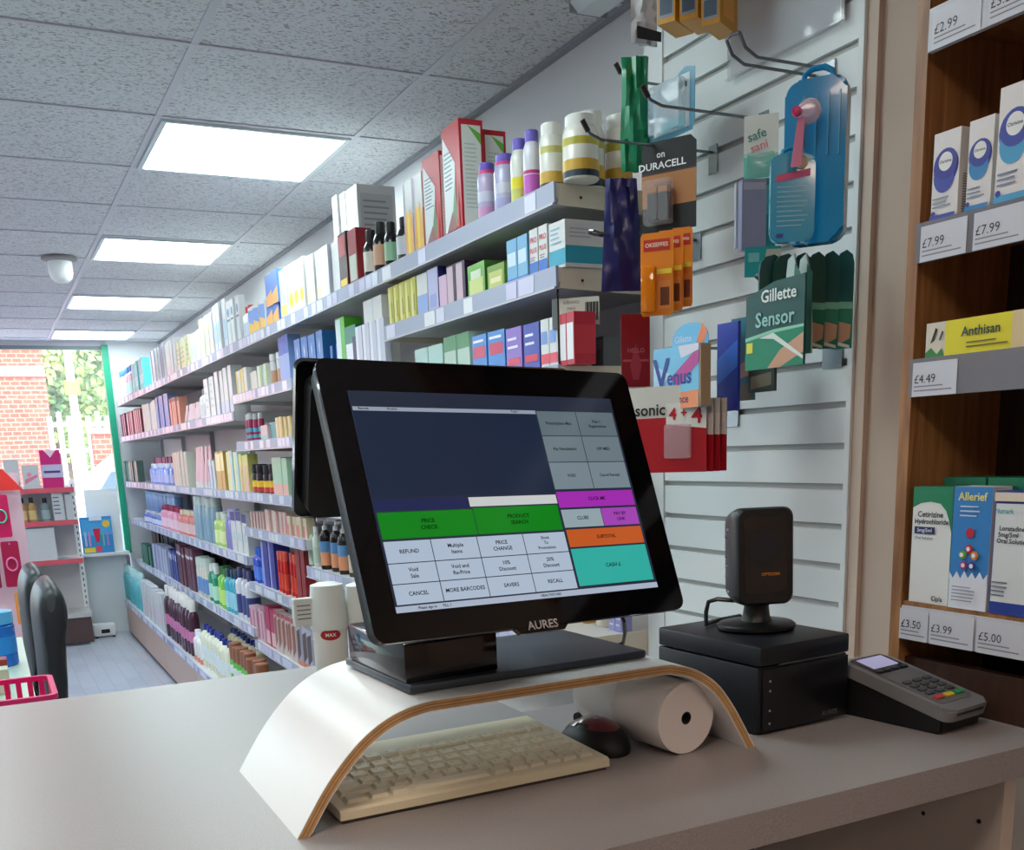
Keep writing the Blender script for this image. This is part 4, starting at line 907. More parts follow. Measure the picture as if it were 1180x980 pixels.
row(z, 153, 185, 3, 568, 'bottle', 'storage_tub', 'tall translucent blue tub behind the small navy bottles', 'tub', back=.11, c=(120, 160, 210), cap=(170, 200, 230), capr=.95, caph=.08, sh=.03)
# ---- far run, sixth shelf
z = .655
row(z, 272, 286, 2, 655, 'bottle', 'lotion_bottle', 'white and navy bottle at the near end of the lower shelf', 'bottle', c=(226, 226, 236), cap=(60, 60, 110), lab=(60, 70, 130))
row(z, 260, 271, 2, 655, 'bottle', 'shower_gel_bottle', 'aqua blue shower bottle on the lower shelf', 'bottle', c=(70, 180, 206), cap=(30, 60, 90), lab=(160, 220, 236))
row(z, 250, 259, 2, 653, 'bottle', 'shower_gel_bottle', 'lime green shower bottle on the lower shelf', 'bottle', c=(120, 200, 60), cap=(40, 110, 40), lab=(190, 230, 110))
row(z, 240, 249, 2, 650, 'bottle', 'shower_gel_bottle', 'emerald shower bottle with a white label on the lower shelf', 'bottle', c=(30, 150, 110), cap=(230, 236, 230), lab=(190, 230, 210))
row(z, 226, 239, 3, 642, 'bottle', 'lotion_bottle', 'cream bottle with a broad white cap on the lower shelf', 'bottle', c=(226, 220, 206), cap=(206, 220, 206), lab=(110, 150, 206), capr=.9)
row(z, 206, 225, 6, 630, B_, 'carton', 'burgundy slim carton with white line on the lower shelf', 'box', c=(110, 60, 80), f=[('r', 0, 1, .75, .82, (230, 226, 230)), ('r', .4, .6, 0, .7, (60, 40, 56))])
row(z, 195, 205, 3, 634, B_, 'carton', 'navy slim carton on the lower shelf', 'box', c=(50, 70, 150), f=[('r', .2, .8, .7, .9, (220, 224, 240))])
row(z, 177, 194, 6, 629, B_, 'carton', 'pale lavender slim carton on the lower shelf', 'box', c=(190, 196, 226), f=[('r', 0, .3, 0, 1, (130, 130, 190))])
row(z, 164, 176, 4, 628, B_, 'carton', 'dark green slim carton at the far end of the lower shelf', 'box', c=(30, 100, 76), f=[('r', .4, .6, 0, 1, (130, 190, 160))])
row(z, 160, 215, 4, 610, B_, 'carton', 'large black carton at the back of the lower shelf', 'box', back=.12, c=(34, 30, 36))
# ---- third bay lower shelves
z = 1.156
row(z, 288, 303, 5, 590, B_, 'carton', 'rose pink small carton left of the till on the short shelf', 'box', c=(226, 176, 170), f=[('r', 0, .4, 0, 1, (110, 70, 60))])
row(z, 304, 330, 6, 589, B_, 'carton', 'salmon small carton left of the till on the short shelf', 'box', c=(240, 190, 180), f=[('r', .6, 1, 0, 1, (206, 120, 120))])
row(z, 331, 352, 5, 596, B_, 'carton', 'beige and rose small carton at the near end of the short shelf', 'box', c=(226, 200, 170), f=[('r', 0, .5, 0, .6, (220, 130, 130))])
z = .89
row(z, 290, 303, 2, 632, 'bottle', 'shower_gel_bottle', 'cobalt blue bottle beside the blue cartons', 'bottle', c=(40, 80, 200), cap=(60, 110, 220), lab=(80, 130, 230))
row(z, 303, 317, 2, 624, B_, 'carton', 'navy carton with a lilac edge beside the red packs', 'box', c=(40, 50, 150), f=[('r', 0, .3, 0, 1, (150, 160, 226))])
row(z, 318, 341, 5, 636, 'bottle', 'deodorant_can', 'bright red can with an orange-red cap left of the till', 'can', c=(214, 40, 36), cap=(236, 90, 70), lab=(230, 70, 50), capr=.9)
row(z, 342, 352, 2, 625, B_, 'carton', 'dark crimson carton at the near end of the red cans', 'box', c=(150, 30, 40))
z = .60
row(z, 290, 306, 4, 700, B_, 'carton', 'pale pink carton on the low short shelf', 'box', c=(226, 176, 190), f=[('r', 0, .4, .1, .9, (190, 90, 120))])
row(z, 306, 318, 2, 700, B_, 'carton', 'magenta hair colour carton on the low short shelf', 'box', c=(186, 40, 90), f=[('r', .1, .9, .05, .4, (236, 190, 190))])
row(z, 318, 343, 6, 708, B_, 'carton', 'hair colour carton with a brown hair picture on the low short shelf', 'box', c=(226, 196, 190), f=[('p', [(.1, .1), (.1, .8), (.9, .9), (.9, .3)], (150, 84, 60)), ('r', 0, 1, .9, 1, (190, 60, 90))])
row(z, 343, 361, 3, 722, B_, 'carton', 'grey hair colour carton at the near end of the low short shelf', 'box', c=(190, 186, 200), f=[('p', [(.1, .1), (.1, .8), (.9, .9), (.9, .3)], (70, 50, 50)), ('r', 0, 1, 0, .12, (226, 130, 80))])
# ---- base shelf
z = .30; bxx = .985
row(z, 143, 163, 4, 655, 'bottle', 'mouthwash_bottle', 'tall aqua mouthwash bottle at the far end of the base shelf', 'bottle', x=bxx, c=(110, 196, 206), cap=(190, 230, 230), lab=(80, 180, 190))
row(z, 164, 190, 4, 676, B_, 'multipack', 'white wrapped multipack on the base shelf', 'pack', x=bxx, c=(240, 232, 236), f=[('r', .1, .9, .2, .5, (230, 206, 214))])
row(z, 192, 220, 4, 682, 'bottle', 'shampoo_bottle', 'dark plum bottle with a white heart-shaped neck on the base shelf', 'bottle', x=bxx, c=(70, 26, 50), cap=(236, 232, 226), lab=[(.3, .55, (206, 120, 170))], caph=.2)
ya_ = ypx(245, 1.1, z)
row(z, 222, 231, 2, 728, 'bottle', 'wash_bottle', 'short white tub with a coral foot on the base shelf', 'tub', x=bxx, c=(240, 236, 230), cap=(240, 240, 240), lab=[(.0, .2, (226, 130, 110))])
row(z, 233, 262, 3, 728, 'bottle', 'detergent_bottle', 'cream jug with a navy cap near the front of the base shelf', 'jug', x=bxx + .02, c=(232, 230, 206), cap=(30, 50, 140), lab=[(.2, .6, (224, 232, 232))], capr=.4, caph=.14)
row(z, 262, 296, 4, 733, 'bottle', 'detergent_bottle', 'cream jug with a navy cap at the back of the base shelf', 'jug', x=1.17, c=(226, 214, 180), cap=(30, 50, 140), lab=[(.2, .6, (236, 226, 196))], capr=.4, caph=.14)
row(z, 264, 300, 5, 752, 'bottle', 'cleaner_bottle', 'green-labelled bottle with a brown cap on the base shelf', 'bottle', x=bxx + .03, c=(90, 200, 60), cap=(150, 90, 60), lab=[(.5, .8, (236, 240, 236))], capr=.9, caph=.35)
# behind the till, low gap
z = 1.06
row(z, 652, 676, 3, 690, B_, 'carton', 'gold-yellow carton glimpsed under the till screen', 'box', x=1.24, c=(206, 160, 80), f=[('r', .6, .9, 0, 1, (150, 110, 50))])
row(z, 678, 700, 1, 692, 'bottle', 'storage_tub', 'pale speckled round tub glimpsed under the till screen', 'tub', x=1.24, c=(206, 196, 186), cap=(190, 190, 186), capr=.95, caph=.1, sh=.04)
row(z, 702, 716, 2, 690, B_, 'carton', 'lavender patterned carton glimpsed under the till screen', 'box', x=1.24, c=(150, 150, 206), f=[('l', 4, .1, .9, .1, .9, (214, 214, 236))])

# ================================================================== SLATTED PANEL
SL = thing('slatwall_panel', 'white slatted display panel with metal hooks behind the printer', 'slatwall', (SX, 1.6, 0))
SLM = mat((226, 231, 231), .4); FRM = mat((226, 230, 231), .45); GRV = mat((176, 178, 176), .5)
ysl, ysr, yfl = ypx(766, SX, 1.5), 1.327, ypx(747, SX, 1.5)
gz = [1.527 + .0686 * k for k in range(-11, 15)]
m = MB(); ox, oy = SX, 1.6
for a_, b_ in zip(gz, gz[1:]):
    b2 = min(b_, 2.44)
    if a_ > 2.42: break
    # slat board: flat face, small lip and a recessed groove beneath
    m.prism([(0, a_ + .007), (0, b2 - .0045), (.003, b2 - .0035), (.011, b2 - .0035), (.011, a_ + .007)], (0, ysr - oy, 0), (1, 0, 0), (0, 0, 1), (0, 1, 0), ysl - ysr, SLM)
m.build('slats', SL)
m = MB(); m.bb((.0085, ysr - oy, .78), (.0115, ysl - oy, 2.44), GRV); m.build('groove_backing', SL)
m = MB(); m.bb((-.004, ysl - oy, .0), (.012, yfl - oy, 2.44), FRM, .001); m.bb((-.004, ysr - .012 - oy, .7), (.0085, ysr - oy, 2.44), FRM, .001); m.bb((.0, ysr - oy, .0), (.012, ysl - oy, .79), FRM)
m.build('frame', SL)

def hookpath(bpx, bpy, tpx, rise=.02, r=.0028, xb=SX - .002, up=.03, upl=.02, loop=0):
    b = at(bpx, bpy, x=xb)
    xt = solve(lambda x: proj((x, b.y, b.z))[0], .5, xb, tpx)
    return b, xt
def hook(bpx, bpy, tpx, label, double=0, tip=True, up=.018, slope=0, plate=True):
    b, xt = hookpath(bpx, bpy, tpx)
    t = thing('display_hook', label, 'display hook', (SX - .001, b.y, b.z))
    Lh = SX - xt
    m = MB()
    ys = (-double, double) if double else (0,)
    for y in ys: m.tube([(-.001, y, 0), (-.02, y, 0), (-Lh + .035, y, slope), (-Lh + .012, y, slope + up * .35), (-Lh, y, slope + up)], .0026, mat((120, 124, 130), .25, .85))
    if double: m.tube([(-Lh, -double, slope + up), (-Lh - .003, 0, slope + up + .002), (-Lh, double, slope + up)], .0026, mat((120, 124, 130), .25, .85))
    m.build('prong', t, True)
    if tip and not double:
        m = MB(); m.tube([(-Lh + .008, 0, slope + up * .5), (-Lh - .004, 0, slope + up * 1.3)], .0048, BLACK); m.build('end_cap', t, True)
    if plate:
        m = MB(); m.box((-.0015, 0, -.012), (.003, .026 + 2 * double, .05), mat((176, 186, 190), .25, .7), 0, .001); m.build('mount_plate', t)
    return b, xt, t
hk_loop = hook(948, 84, 845, 'wide double-wire hook at the top right of the slatted panel', double=.016, up=.03)
hk_long = hook(880, 138, 743, 'long black-tipped hook ending above the battery card', up=.02)
hk_up = hook(775, 100, 712, 'short black-tipped hook in front of the green bag', up=.02)
hk_low = hook(822, 176, 674, 'longest black-tipped hook reaching over the white tubs', up=.022)
hk_o = hook(800, 278, 682, 'double wire hook carrying the orange cards', double=.009, up=.004)
hk_v = hook(868, 402, 780, 'grey hook carrying the blue razor pack', up=.02, tip=False)
hk_p = hook(842, 470, 724, 'double wire hook carrying the red battery cards', double=.012, up=.02)
hk_g = hook(960, 330, 875, 'double wire hook carrying the green razor cards', double=.008, up=.01)
hk_s = hook(960, 398, 884, 'low double wire hook beneath the green razor cards', double=.010, up=.02)

# cards hang square to a yaw; u is the card's right direction
def uvec(slope_pt, slope, x, zlevel=None):
    """horizontal direction whose image slope at slope_pt is `slope` (pixels down per pixel right)"""
    p = at(*slope_pt, x=x); best = None
    for k in range(-88, 60):
        a = math.radians(k); u = Vector((math.cos(a), math.sin(a), 0)); q0 = proj(p); q1 = proj(p + u * .02)
        if q1[0] <= q0[0]: continue
        s = (q1[1] - q0[1]) / (q1[0] - q0[0]); e = abs(s - slope)
        if best is None or e < best[0]: best = (e, u, (q1[0] - q0[0]) / .02)
    return p, best[1], best[2]
def frame_for(px0, px1, pyt, pyb, slope, x, uu=None):
    """card frame: origin bottom-left, right dir u, width and height in metres"""
    p, u, s = uvec(((px0 + px1) / 2, (pyt + pyb) / 2), slope, x)
    if uu: u = Vector((*uu, 0)).normalized(); s = (proj(p + u * .02)[0] - proj(p)[0]) / .02
    w = (px1 - px0) / s
    o = p - u * (w / 2); zt = zpx(pyt, p.x, p.y); zb = zpx(pyb, p.x, p.y)
    return Vector((o.x, o.y, zb)), u, w, zt - zb
def flat(t, name, o, u, poly, w, h, th, mt, back=0, smooth=False, org=None):
    n = u.cross(Vector((0, 0, 1))); m = MB()
    m.prism([(p[0] * w, p[1] * h) for p in poly], Vector(o) - n * back - org, u, (0, 0, 1), -n, th, mt)
    return m.build(name, t, smooth)
def pr(m, o, u, w, h, poly, mt, lift=.0005):
    n = u.cross(Vector((0, 0, 1))); m.face([o + u * (p[0] * w) + Vector((0, 0, p[1] * h)) + n * lift for p in poly], mt)
def pt(m, o, u, w, h, s, x, y, size, mt, bold=True, rot=0, lift=.0008, sx=1):
    n = u.cross(Vector((0, 0, 1))); v = Vector((0, 0, 1)); c, sn = math.cos(rot), math.sin(rot)
    m.text(s, size, basis(o + u * (x * w) + v * (y * h) + n * lift, u * c + v * sn, v * c - u * sn), mt, bold, sx)
RECT = [(0, 0), (1, 0), (1, 1), (0, 1)]

# Duracell card
o, u, w, h = frame_for(739, 802, 160, 266, -.19, hk_long[1] + .13)
t = thing('battery_card', 'black and copper battery card reading DURACELL, hanging from a hook', 'battery pack', o)
org = o
flat(t, 'backing_card', o, u, [(0, 0), (1, 0), (1, .93), (.9, 1), (.1, 1), (0, .93)], w, h, .001, mat((20, 18, 20), .6), org=org)
m = MB(); oo = Vector((0, 0, 0)); cop = mat((176, 118, 70), .35, .2)
pr(m, oo, u, w, h, [(0, .28), (1, .28), (1, .66), (0, .66)], cop); pr(m, oo, u, w, h, [(0, .64), (1, .64), (1, .66), (0, .66)], mat((60, 30, 20), .4), .0007)
pt(m, oo, u, w, h, 'DURACELL', .38, .73, w * .155, WHITE, sx=1.15); pt(m, oo, u, w, h, 'on', .36, .85, w * .15, WHITE)
m.build('print', t)
m = MB(); nC = u.cross(Vector((0, 0, 1)))
for k in range(2):
    c = u * (w * (.26 + .2 * k)) + Vector((0, 0, h * .27)) + nC * .010
    m.box(c, (w * .18, .014, h * .3), mat((40, 38, 40), .3) if True else None, math.atan2(u.y, u.x), .002)
    m.box(c + Vector((0, 0, h * .18)), (w * .18, .014, h * .07), cop, math.atan2(u.y, u.x), .002)
m.build('battery', t)
m = MB(); m.box(u * (w * .35) + Vector((0, 0, h * .32)) + nC * .0105, (w * .5, .020, h * .5), tint_mat((235, 235, 240), 'clear_plastic', .05, .18), math.atan2(u.y, u.x), .004); m.build('blister', t)

def card(name, label, cat, px0, px1, pyt, pyb, slope, x, base, prints=(), shape=RECT, group=None, th=.0012, rough=.35, texts=(), blister=None, poly_parts=(), uu=None, off=(0, 0, 0)):
    o, u, w, h = frame_for(px0, px1, pyt, pyb, slope, x, uu); o = o + Vector(off)
    t = thing(name, label, cat, o, 0, group)
    m = MB(); n = u.cross(Vector((0, 0, 1)))
    m.prism([(p[0] * w, p[1] * h) for p in shape], (0, 0, 0), u, (0, 0, 1), -n, th, mat(base, rough)); m.build('backing_card', t)
    if prints or texts:
        m = MB()
        for k, (poly, c) in enumerate(prints): pr(m, Vector(), u, w, h, poly, mat(c, rough), .0005 + .0002 * k)
        for s, xx, yy, sz, c, rt in texts: pt(m, Vector(), u, w, h, s, xx, yy, sz * w, mat(c, rough), True, rt, .0022)
        m.build('print', t)
    if blister:
        bx0, bx1, bz0, bz1, dep, c, al = blister
        m = MB(); m.box(u * (w * (bx0 + bx1) / 2) + Vector((0, 0, h * (bz0 + bz1) / 2)) + n * (dep / 2 + .001), (w * (bx1 - bx0), dep, h * (bz1 - bz0)), tint_mat(c, 'tinted_blister', .08, al), math.atan2(u.y, u.x), min(dep, w * .2) * .3); m.build('blister', t, True)
    return t, o, u, w, h
def R4(a, b, c, d): return [(a, c), (b, c), (b, d), (a, d)]
# orange balm cards
xo = hk_o[1] + .045
for k, (a_, b_, lb_) in enumerate(((738, 776, 'front orange balm card on the double wire hook'), (758, 787, 'middle orange balm card, just behind the front one'), (774, 798, 'rear orange balm card, darkest of the three'))):
    card('balm_card', lb_, 'balm pack', a_, b_, 268 - 3 * k, 364 - 5 * k, -.10, xo + .04 * k, (240, 138, 26), [(R4(.1, .9, .78, .92), (206, 50, 40)), (R4(.55, .92, .08, .42), (246, 150, 60)), (R4(.6, .88, .12, .34), (120, 60, 30)), (R4(.5, .95, .5, .56), (250, 220, 60))], shape=[(.06, 0), (.94, 0), (1, .05), (1, .95), (.94, 1), (.06, 1), (0, .95), (0, .05)], blister=(.05, .5, .04, .6, .014, (246, 140, 10), .75), texts=[('OKEEFFES', .5, .85, .16, (246, 230, 200), 0)])
# navy bag
def bag(name, label, px0, px1, pyt, pyb, slope, x, c, band=None, th=.012, wob=.06, shape=None, texts=()):
    o, u, w, h = frame_for(px0, px1, pyt, pyb, slope, x); n = u.cross(Vector((0, 0, 1)))
    t = thing(name, label, 'bag', o)
    m = MB(); NX, NZ = 8, 14; i = m.mi(mat(c, .3)); V = {}
    rnd = random.Random(px0)
    for sgn in (1, -1):
        for a in range(NX + 1):
            for b in range(NZ + 1):
                fa, fb = a / NX, b / NZ
                e = math.sin(PI * fa) ** .6 * math.sin(PI * min(1, fb * .92 + .03)) ** .5
                wid = (shape(fb) if shape else 1)
                q = u * (w * (.5 + (fa - .5) * wid)) + Vector((0, 0, h * fb)) + n * sgn * (th * e + ((rnd.random() - .5) * .7 + .3 * math.sin(a * 1.9 + b * .5)) * th * (e > .2))
                V[(sgn, a, b)] = m.bm.verts.new(q)
        for a in range(NX):
            for b in range(NZ):
                m.bm.faces.new([V[(sgn, a, b)], V[(sgn, a + 1, b)], V[(sgn, a + 1, b + 1)], V[(sgn, a, b + 1)]]).material_index = i
    for (a0, b0), (a1, b1) in [((a, b), (a + 1, b)) for b in (0, NZ) for a in range(NX)] + [((a, b), (a, b + 1)) for a in (0, NX) for b in range(NZ)]:
        m.bm.faces.new([V[(1, a0, b0)], V[(1, a1, b1)], V[(-1, a1, b1)], V[(-1, a0, b0)]]).material_index = i
    m.build('pouch', t, True)
    if band or texts:
        m = MB()
        if band:
            for poly, cc in band: pr(m, Vector(), u, w, h, poly, mat(cc, .3), th * 1.35)
        for s, xx, yy, sz, cc, rt in texts: pt(m, Vector(), u, w, h, s, xx, yy, sz * w, mat(cc, .4), True, rt, th * 1.4)
        m.build('print', t)
    return t
bag('mint_bag', 'crinkled navy bag hanging in front of the shelf ends', 692, 741, 206, 336, -.02, 1.13, (24, 26, 96), th=.010, shape=lambda f: 1 - .28 * f)
bag('sweet_bag', 'crinkled green bag hanging at the top left of the slatted panel', 715, 749, 66, 198, -.02, 1.17, (10, 136, 92), th=.012, shape=lambda f: .95 + .08 * math.sin(6 * f))
bag('hanging_pouch', 'silver and black pouch at the top edge of the picture', 727, 757, -30, 52, .18, 1.10, (226, 230, 234), band=[([(.02, .02), (.95, .02), (.95, .16), (.02, .2)], (26, 28, 34))], th=.012)
# toothbrush blister
card('brush_blister', 'clear blister pack with a blue rim hanging above the battery card', 'blister pack', 746, 800, 84, 162, -.42, 1.20, (92, 150, 176), [(R4(.12, .9, .12, .9), (196, 210, 216)), (R4(.15, .6, .35, .6), (150, 160, 168)), (R4(.2, .85, .7, .78), (60, 70, 80)), (R4(.3, .8, .14, .3), (120, 190, 200))], shape=[(.02, 0), (.95, .05), (1, .2), (1, .95), (.8, 1), (.6, .9), (.3, .92), (0, .7)], blister=(.15, .85, .1, .85, .02, (210, 225, 235), .35), rough=.2)
# orange boxes at the top
for k, (a_, b_, t_, bt, lb_) in enumerate(((757, 800, -16, 42, 'orange carton at the top edge, left of the other two'), (782, 826, -34, 38, 'orange carton at the top edge with a grey label, middle one'), (806, 852, -40, 44, 'orange carton at the top edge with a grey label, right one'))):
    p, u, s = uvec(((a_ + b_) / 2, bt - 14), -.5, SX - .12 + .02 * k); w = .030; zb = zpx(bt - 8, p.x, p.y); h = .13
    bm_ = box_mesh(.034, .075, .14, (232, 150, 40), [('r', .1, .9, .06, .3, (150, 160, 170)), ('r', .16, .84, .09, .27, (70, 84, 104)), ('r', .1, .6, .4, .7, (196, 90, 90))], [('r', .2, .8, .1, .4, (240, 170, 70))])
    put(bm_, 'carton', lb_, 'box', (p.x, p.y, zb), -PI / 2 + .5)
# safe and sani
card('dental_card', 'white and mint card with green brush lettering reading safe sani', 'blister pack', 857, 897, 132, 205, -.12, hk_long[1] + .20, (222, 230, 226), [([(0, 0), (1, 0), (1, .3), (.5, .22), (0, .36)], (70, 190, 176)), ([(0, .36), (.5, .22), (1, .3), (1, .38), (.4, .32), (0, .42)], (150, 220, 206))], texts=[('safe', .38, .68, .36, (20, 130, 120), .25), ('sani', .45, .5, .34, (214, 120, 130), .25)], blister=(.1, .9, .02, .4, .01, (150, 220, 210), .3))
t_, o, u, w, h = card('grey_pack', 'grey-lilac boxed pack hanging below the mint card', 'pack', 855, 883, 206, 288, -.02, hk_long[1] + .19, (150, 156, 186), [(R4(.05, .95, .85, .95), (180, 186, 206))], th=.022, texts=())
card('grey_pack', 'thin clear pack at the left side of the grey-lilac one', 'pack', 848, 856, 210, 286, -.02, hk_long[1] + .185, (196, 202, 214), [(R4(.3, .7, .1, .9), (160, 166, 190))], th=.010)
card('teal_card', 'teal card showing between the grey pack and the blue cases', 'card', 880, 894, 205, 288, -.05, hk_long[1] + .22, (30, 150, 150), [(R4(.1, .9, .5, .9), (70, 190, 190))])
card('teal_card', 'small teal leaflet with a white corner below the grey pack', 'card', 858, 900, 284, 319, -.05, hk_long[1] + .2, (40, 168, 172), [([(.5, .2), (1, .2), (1, .9), (.6, .9)], (190, 196, 180)), (R4(.1, .4, .5, .8), (130, 210, 210))])
# blue cases
def case(name, label, px0, px1, pyt, pyb, slope, x, c, th, al=1, r=.2, extra=None):
    o, u, w, h = frame_for(px0, px1, pyt, pyb, slope, x); n = u.cross(Vector((0, 0, 1)))
    t = thing(name, label, 'travel case', o)
    m = MB(); m.prism(rrect(w, h, w * r, 5), n * (th / 2), u, (0, 0, 1), -n, th, mat(c, .12, 0, al, coat=.5) if al == 1 else tint_mat(c, 'blue_clear_plastic', .08, al))
    bmesh.ops.bevel(m.bm, geom=[e for e in m.bm.edges if abs((e.verts[0].co - e.verts[1].co).dot(n)) < 1e-5], offset=th * .18, segments=2, affect='EDGES')
    m.build('shell', t, True)
    m = MB(); m.tube([u * (w * p[0]) + Vector((0, 0, h * p[1])) for p in ((.25, .985), (.28, 1.04), (.4, 1.07), (.6, 1.07), (.72, 1.04), (.75, .985))], w * .05, mat(c, .2)); m.build('hang_loop', t, True)
    if extra: extra(t, u, w, h, n, th)
    return t
def ex1(t, u, w, h, n, th):
    m = MB()
    for a in (.3, .5, .7, .88): m.prism([(w * a, h * .52), (w * (a + .025), h * .52), (w * (a + .025), h * .9), (w * a, h * .9)], n * (th / 2 + .002), u, (0, 0, 1), -n, .002, mat((60, 160, 205), .15))
    m.build('ribs', t)
case('travel_case', 'long deep blue plastic case, largest thing on the slatted panel', 905, 976, 92, 282, -.16, 1.135, (30, 146, 204), .028, 1, .22, ex1)
def ex2(t, u, w, h, n, th):
    m = MB(); pr(m, Vector(), u, w, h, [(.12, .68), (.88, .74), (.88, .82), (.12, .76)], mat((214, 90, 140), .4), th / 2 + .0012)
    m.bm.verts.ensure_lookup_table()
    for k in range(9): pr(m, Vector(), u, w, h, R4(.14, .84 - .2 * ((k * 7) % 3) / 3, .62 - k * .055, .635 - k * .055), mat((150, 214, 236), .4), th / 2 + .0012)
    pr(m, Vector(), u, w, h, R4(.14, .3, .05, .1), mat((30, 70, 170), .4), th / 2 + .0012)
    m.build('print', t)
    m = MB(); m.lathe([(w * .14, 0), (w * .14, .002), (w * .1, .003)], mat((220, 200, 170), .4), M4=Matrix.Translation(u * (w * .68) + Vector((0, 0, h * .89)) + n * (th / 2 + .001)) @ u.to_track_quat('X', 'Z').to_matrix().to_4x4() @ Matrix.Rotation(PI / 2, 4, 'X'), seg=16); m.build('badge', t)
case('travel_case', 'rounded light blue case with a pink printed line, in front of the long one', 887, 938, 178, 280, -.06, 1.085, (60, 170, 214), .014, 1, .22, ex2)
# pacifier
p = at(932, 128, x=1.09)
t = thing('soother_holder', 'pink soother with a ribbon in a clear shell against the blue case', 'soother', p)
n = Vector((-.75, -.66, 0)); Q4 = n.to_track_quat('Z', 'Y').to_matrix().to_4x4()
m = MB(); m.lathe([(0, .012), (.010, .011), (.015, .006), (.017, 0), (.0, 0)], tint_mat((206, 170, 190), 'pink_clear', .1, .5), M4=Q4, seg=24); m.build('shield', t, True)
m = MB(); m.lathe([(.0, .022), (.006, .02), (.007, .012), (.0, .010)], mat((206, 40, 110), .3), M4=Matrix.Translation((-.014, .006, -.004)) @ Q4, seg=16); m.build('knob', t, True)
m = MB(); m.prism([(0, 0), (.010, 0), (.007, -.062), (-.008, -.062)], (-.016, .004, -.010), (.66, -.75, 0), (0, 0, 1), n, .002, mat((206, 120, 156), .5)); m.build('ribbon', t)

# Gillette green cards
GRD, GRB = (36, 92, 86), (24, 132, 102)
for k in range(6):
    a_ = 983 - 16 * k
    ca = [(R4(0, 1, 0, .42), (20, 120, 92)), ([(0, .42), (1, .40), (1, .47), (0, .49)], (120, 190, 160)), ([(.0, .02), (.9, .10), (.95, .24), (.0, .3)], (196, 148, 120)), ([(.0, .05), (.9, .0), (.9, .03), (0, .09)], (220, 226, 222))]
    nm = ['nearest the beige wall', 'second from the beige wall', 'third from the beige wall', 'fourth from the beige wall', 'fifth from the beige wall', 'sixth from the beige wall'][k]
    card('razor_card', 'dark green razor card seen nearly edge-on, ' + nm, 'razor pack', a_ - 22 - (k > 3) * 6, a_, 288 + k, 402, -.10 + .03 * k, SX - .045 - .022 * k, GRD, ca, shape=[(0, 0), (1, 0), (1, .86), (.9, .95), (.6, 1), (.25, .97), (.05, .9), (0, .8)], th=.003)
t_, o, u, w, h = card('razor_card', 'front green razor card reading Gillette Sensor, turned towards the camera', 'razor pack', 858, 926, 322, 424, -.40, 1.10, (26, 84, 80),
     [([(0, 0), (1, 0), (1, .42), (.5, .40), (0, .34)], (24, 138, 104)), ([(0, .34), (.5, .40), (1, .42), (1, .45), (.5, .44), (0, .38)], (140, 210, 180)), ([(.4, .0), (.62, .0), (1, .14), (1, .36), (.62, .2)], (206, 160, 130)), ([(.25, .36), (.5, .40), (1, .1), (1, .06), (.5, .33)], (226, 232, 228)), ([(.03, .2), (.14, .2), (.14, .32), (.03, .32)], (230, 220, 60))],
     shape=[(0, 0), (1, 0), (1, 1), (.5, .98), (0, .86)], texts=[('Gillette', .58, .82, .20, (226, 240, 236), 0), ('Sensor', .52, .56, .24, (150, 206, 200), 0)], th=.004)
# silver razors on the card fronts (white wavy strips)
for k in range(2):
    card('razor_card', ('pale-edged green razor card just behind the front one', 'second pale-edged green razor card behind the front one')[k], 'razor pack', 905 + 14 * k, 922 + 14 * k, 292, 408, -.2, 1.13 + .02 * k, (196, 214, 206), [([(.35, 0), (1, .0), (1, .8), (.6, .9)], (40, 110, 96))], shape=[(0.4, 0), (1, 0), (1, .2), (.75, .8), (.5, 1), (.1, .95), (0, .8)], th=.003)

# Venus pack
o, u, w, h = frame_for(763, 838, 398, 470, -.13, 1.115)
n = u.cross(Vector((0, 0, 1)))
t = thing('razor_pack', 'light blue boxed razor pack reading Venus with a round hanging tab', 'razor pack', o)
m = MB(); LBm = mat((120, 196, 232), .35); 
m.prism([(0, 0), (w * .72, 0), (w * .72, h), (0, h)], n * .022, u, (0, 0, 1), -n, .022, LBm); m.build('carton', t)
m = MB(); pr(m, n * .022, u, w, h, [(.0, .0), (.72, 0), (.72, .28), (0, .22)], mat((240, 150, 100), .4), .0005); pr(m, n * .022, u, w, h, [(.28, .5), (.72, .95), (.72, .7), (.4, .35)], mat((190, 70, 150), .4), .0006); pr(m, n * .022, u, w, h, [(.0, .3), (.3, .55), (.0, .75)], mat((186, 222, 244), .4), .0006)
pr(m, n * .022, u, w, h, [(.45, .8), (.72, .9), (.72, 1), (.4, 1)], mat((225, 225, 240), .4), .0007)
pt(m, n * .022, u, w, h, 'V', .13, .55, w * .42, mat((24, 60, 150), .4), True, 0, .001); pt(m, n * .022, u, w, h, 'enus', .42, .50, w * .21, mat((24, 60, 150), .4), True, 0, .001)
pt(m, n * .022, u, w, h, 'vibrance', .38, .14, w * .11, mat((110, 40, 90), .4), True, 0, .001); m.build('print', t)
m = MB(); pr(m, u * (w * .72) , n * -1, .022, h, [(0, 0), (1, 0), (1, 1), (0, 1)], mat((170, 140, 110), .5), .0005) if False else m.box(u * (w * .735) + n * .011 + Vector((0, 0, h * .5)), (w * .02, .0215, h * .98), mat((176, 150, 120), .5), math.atan2(u.y, u.x)); m.build('side_panel', t)
m = MB(); arc = [(.14, 1.0)] + [(.42 + .28 * math.cos(a), 1.12 + .28 * math.sin(a) * .9) for a in [PI - PI * j / 12 for j in range(13)]] + [(.70, 1.0)]
m.prism([(p[0] * w, p[1] * h) for p in arc], (0, 0, 0), u, (0, 0, 1), -n, .0015, mat((110, 186, 226), .35)); hb_ = m.build('hanging_tab', t)
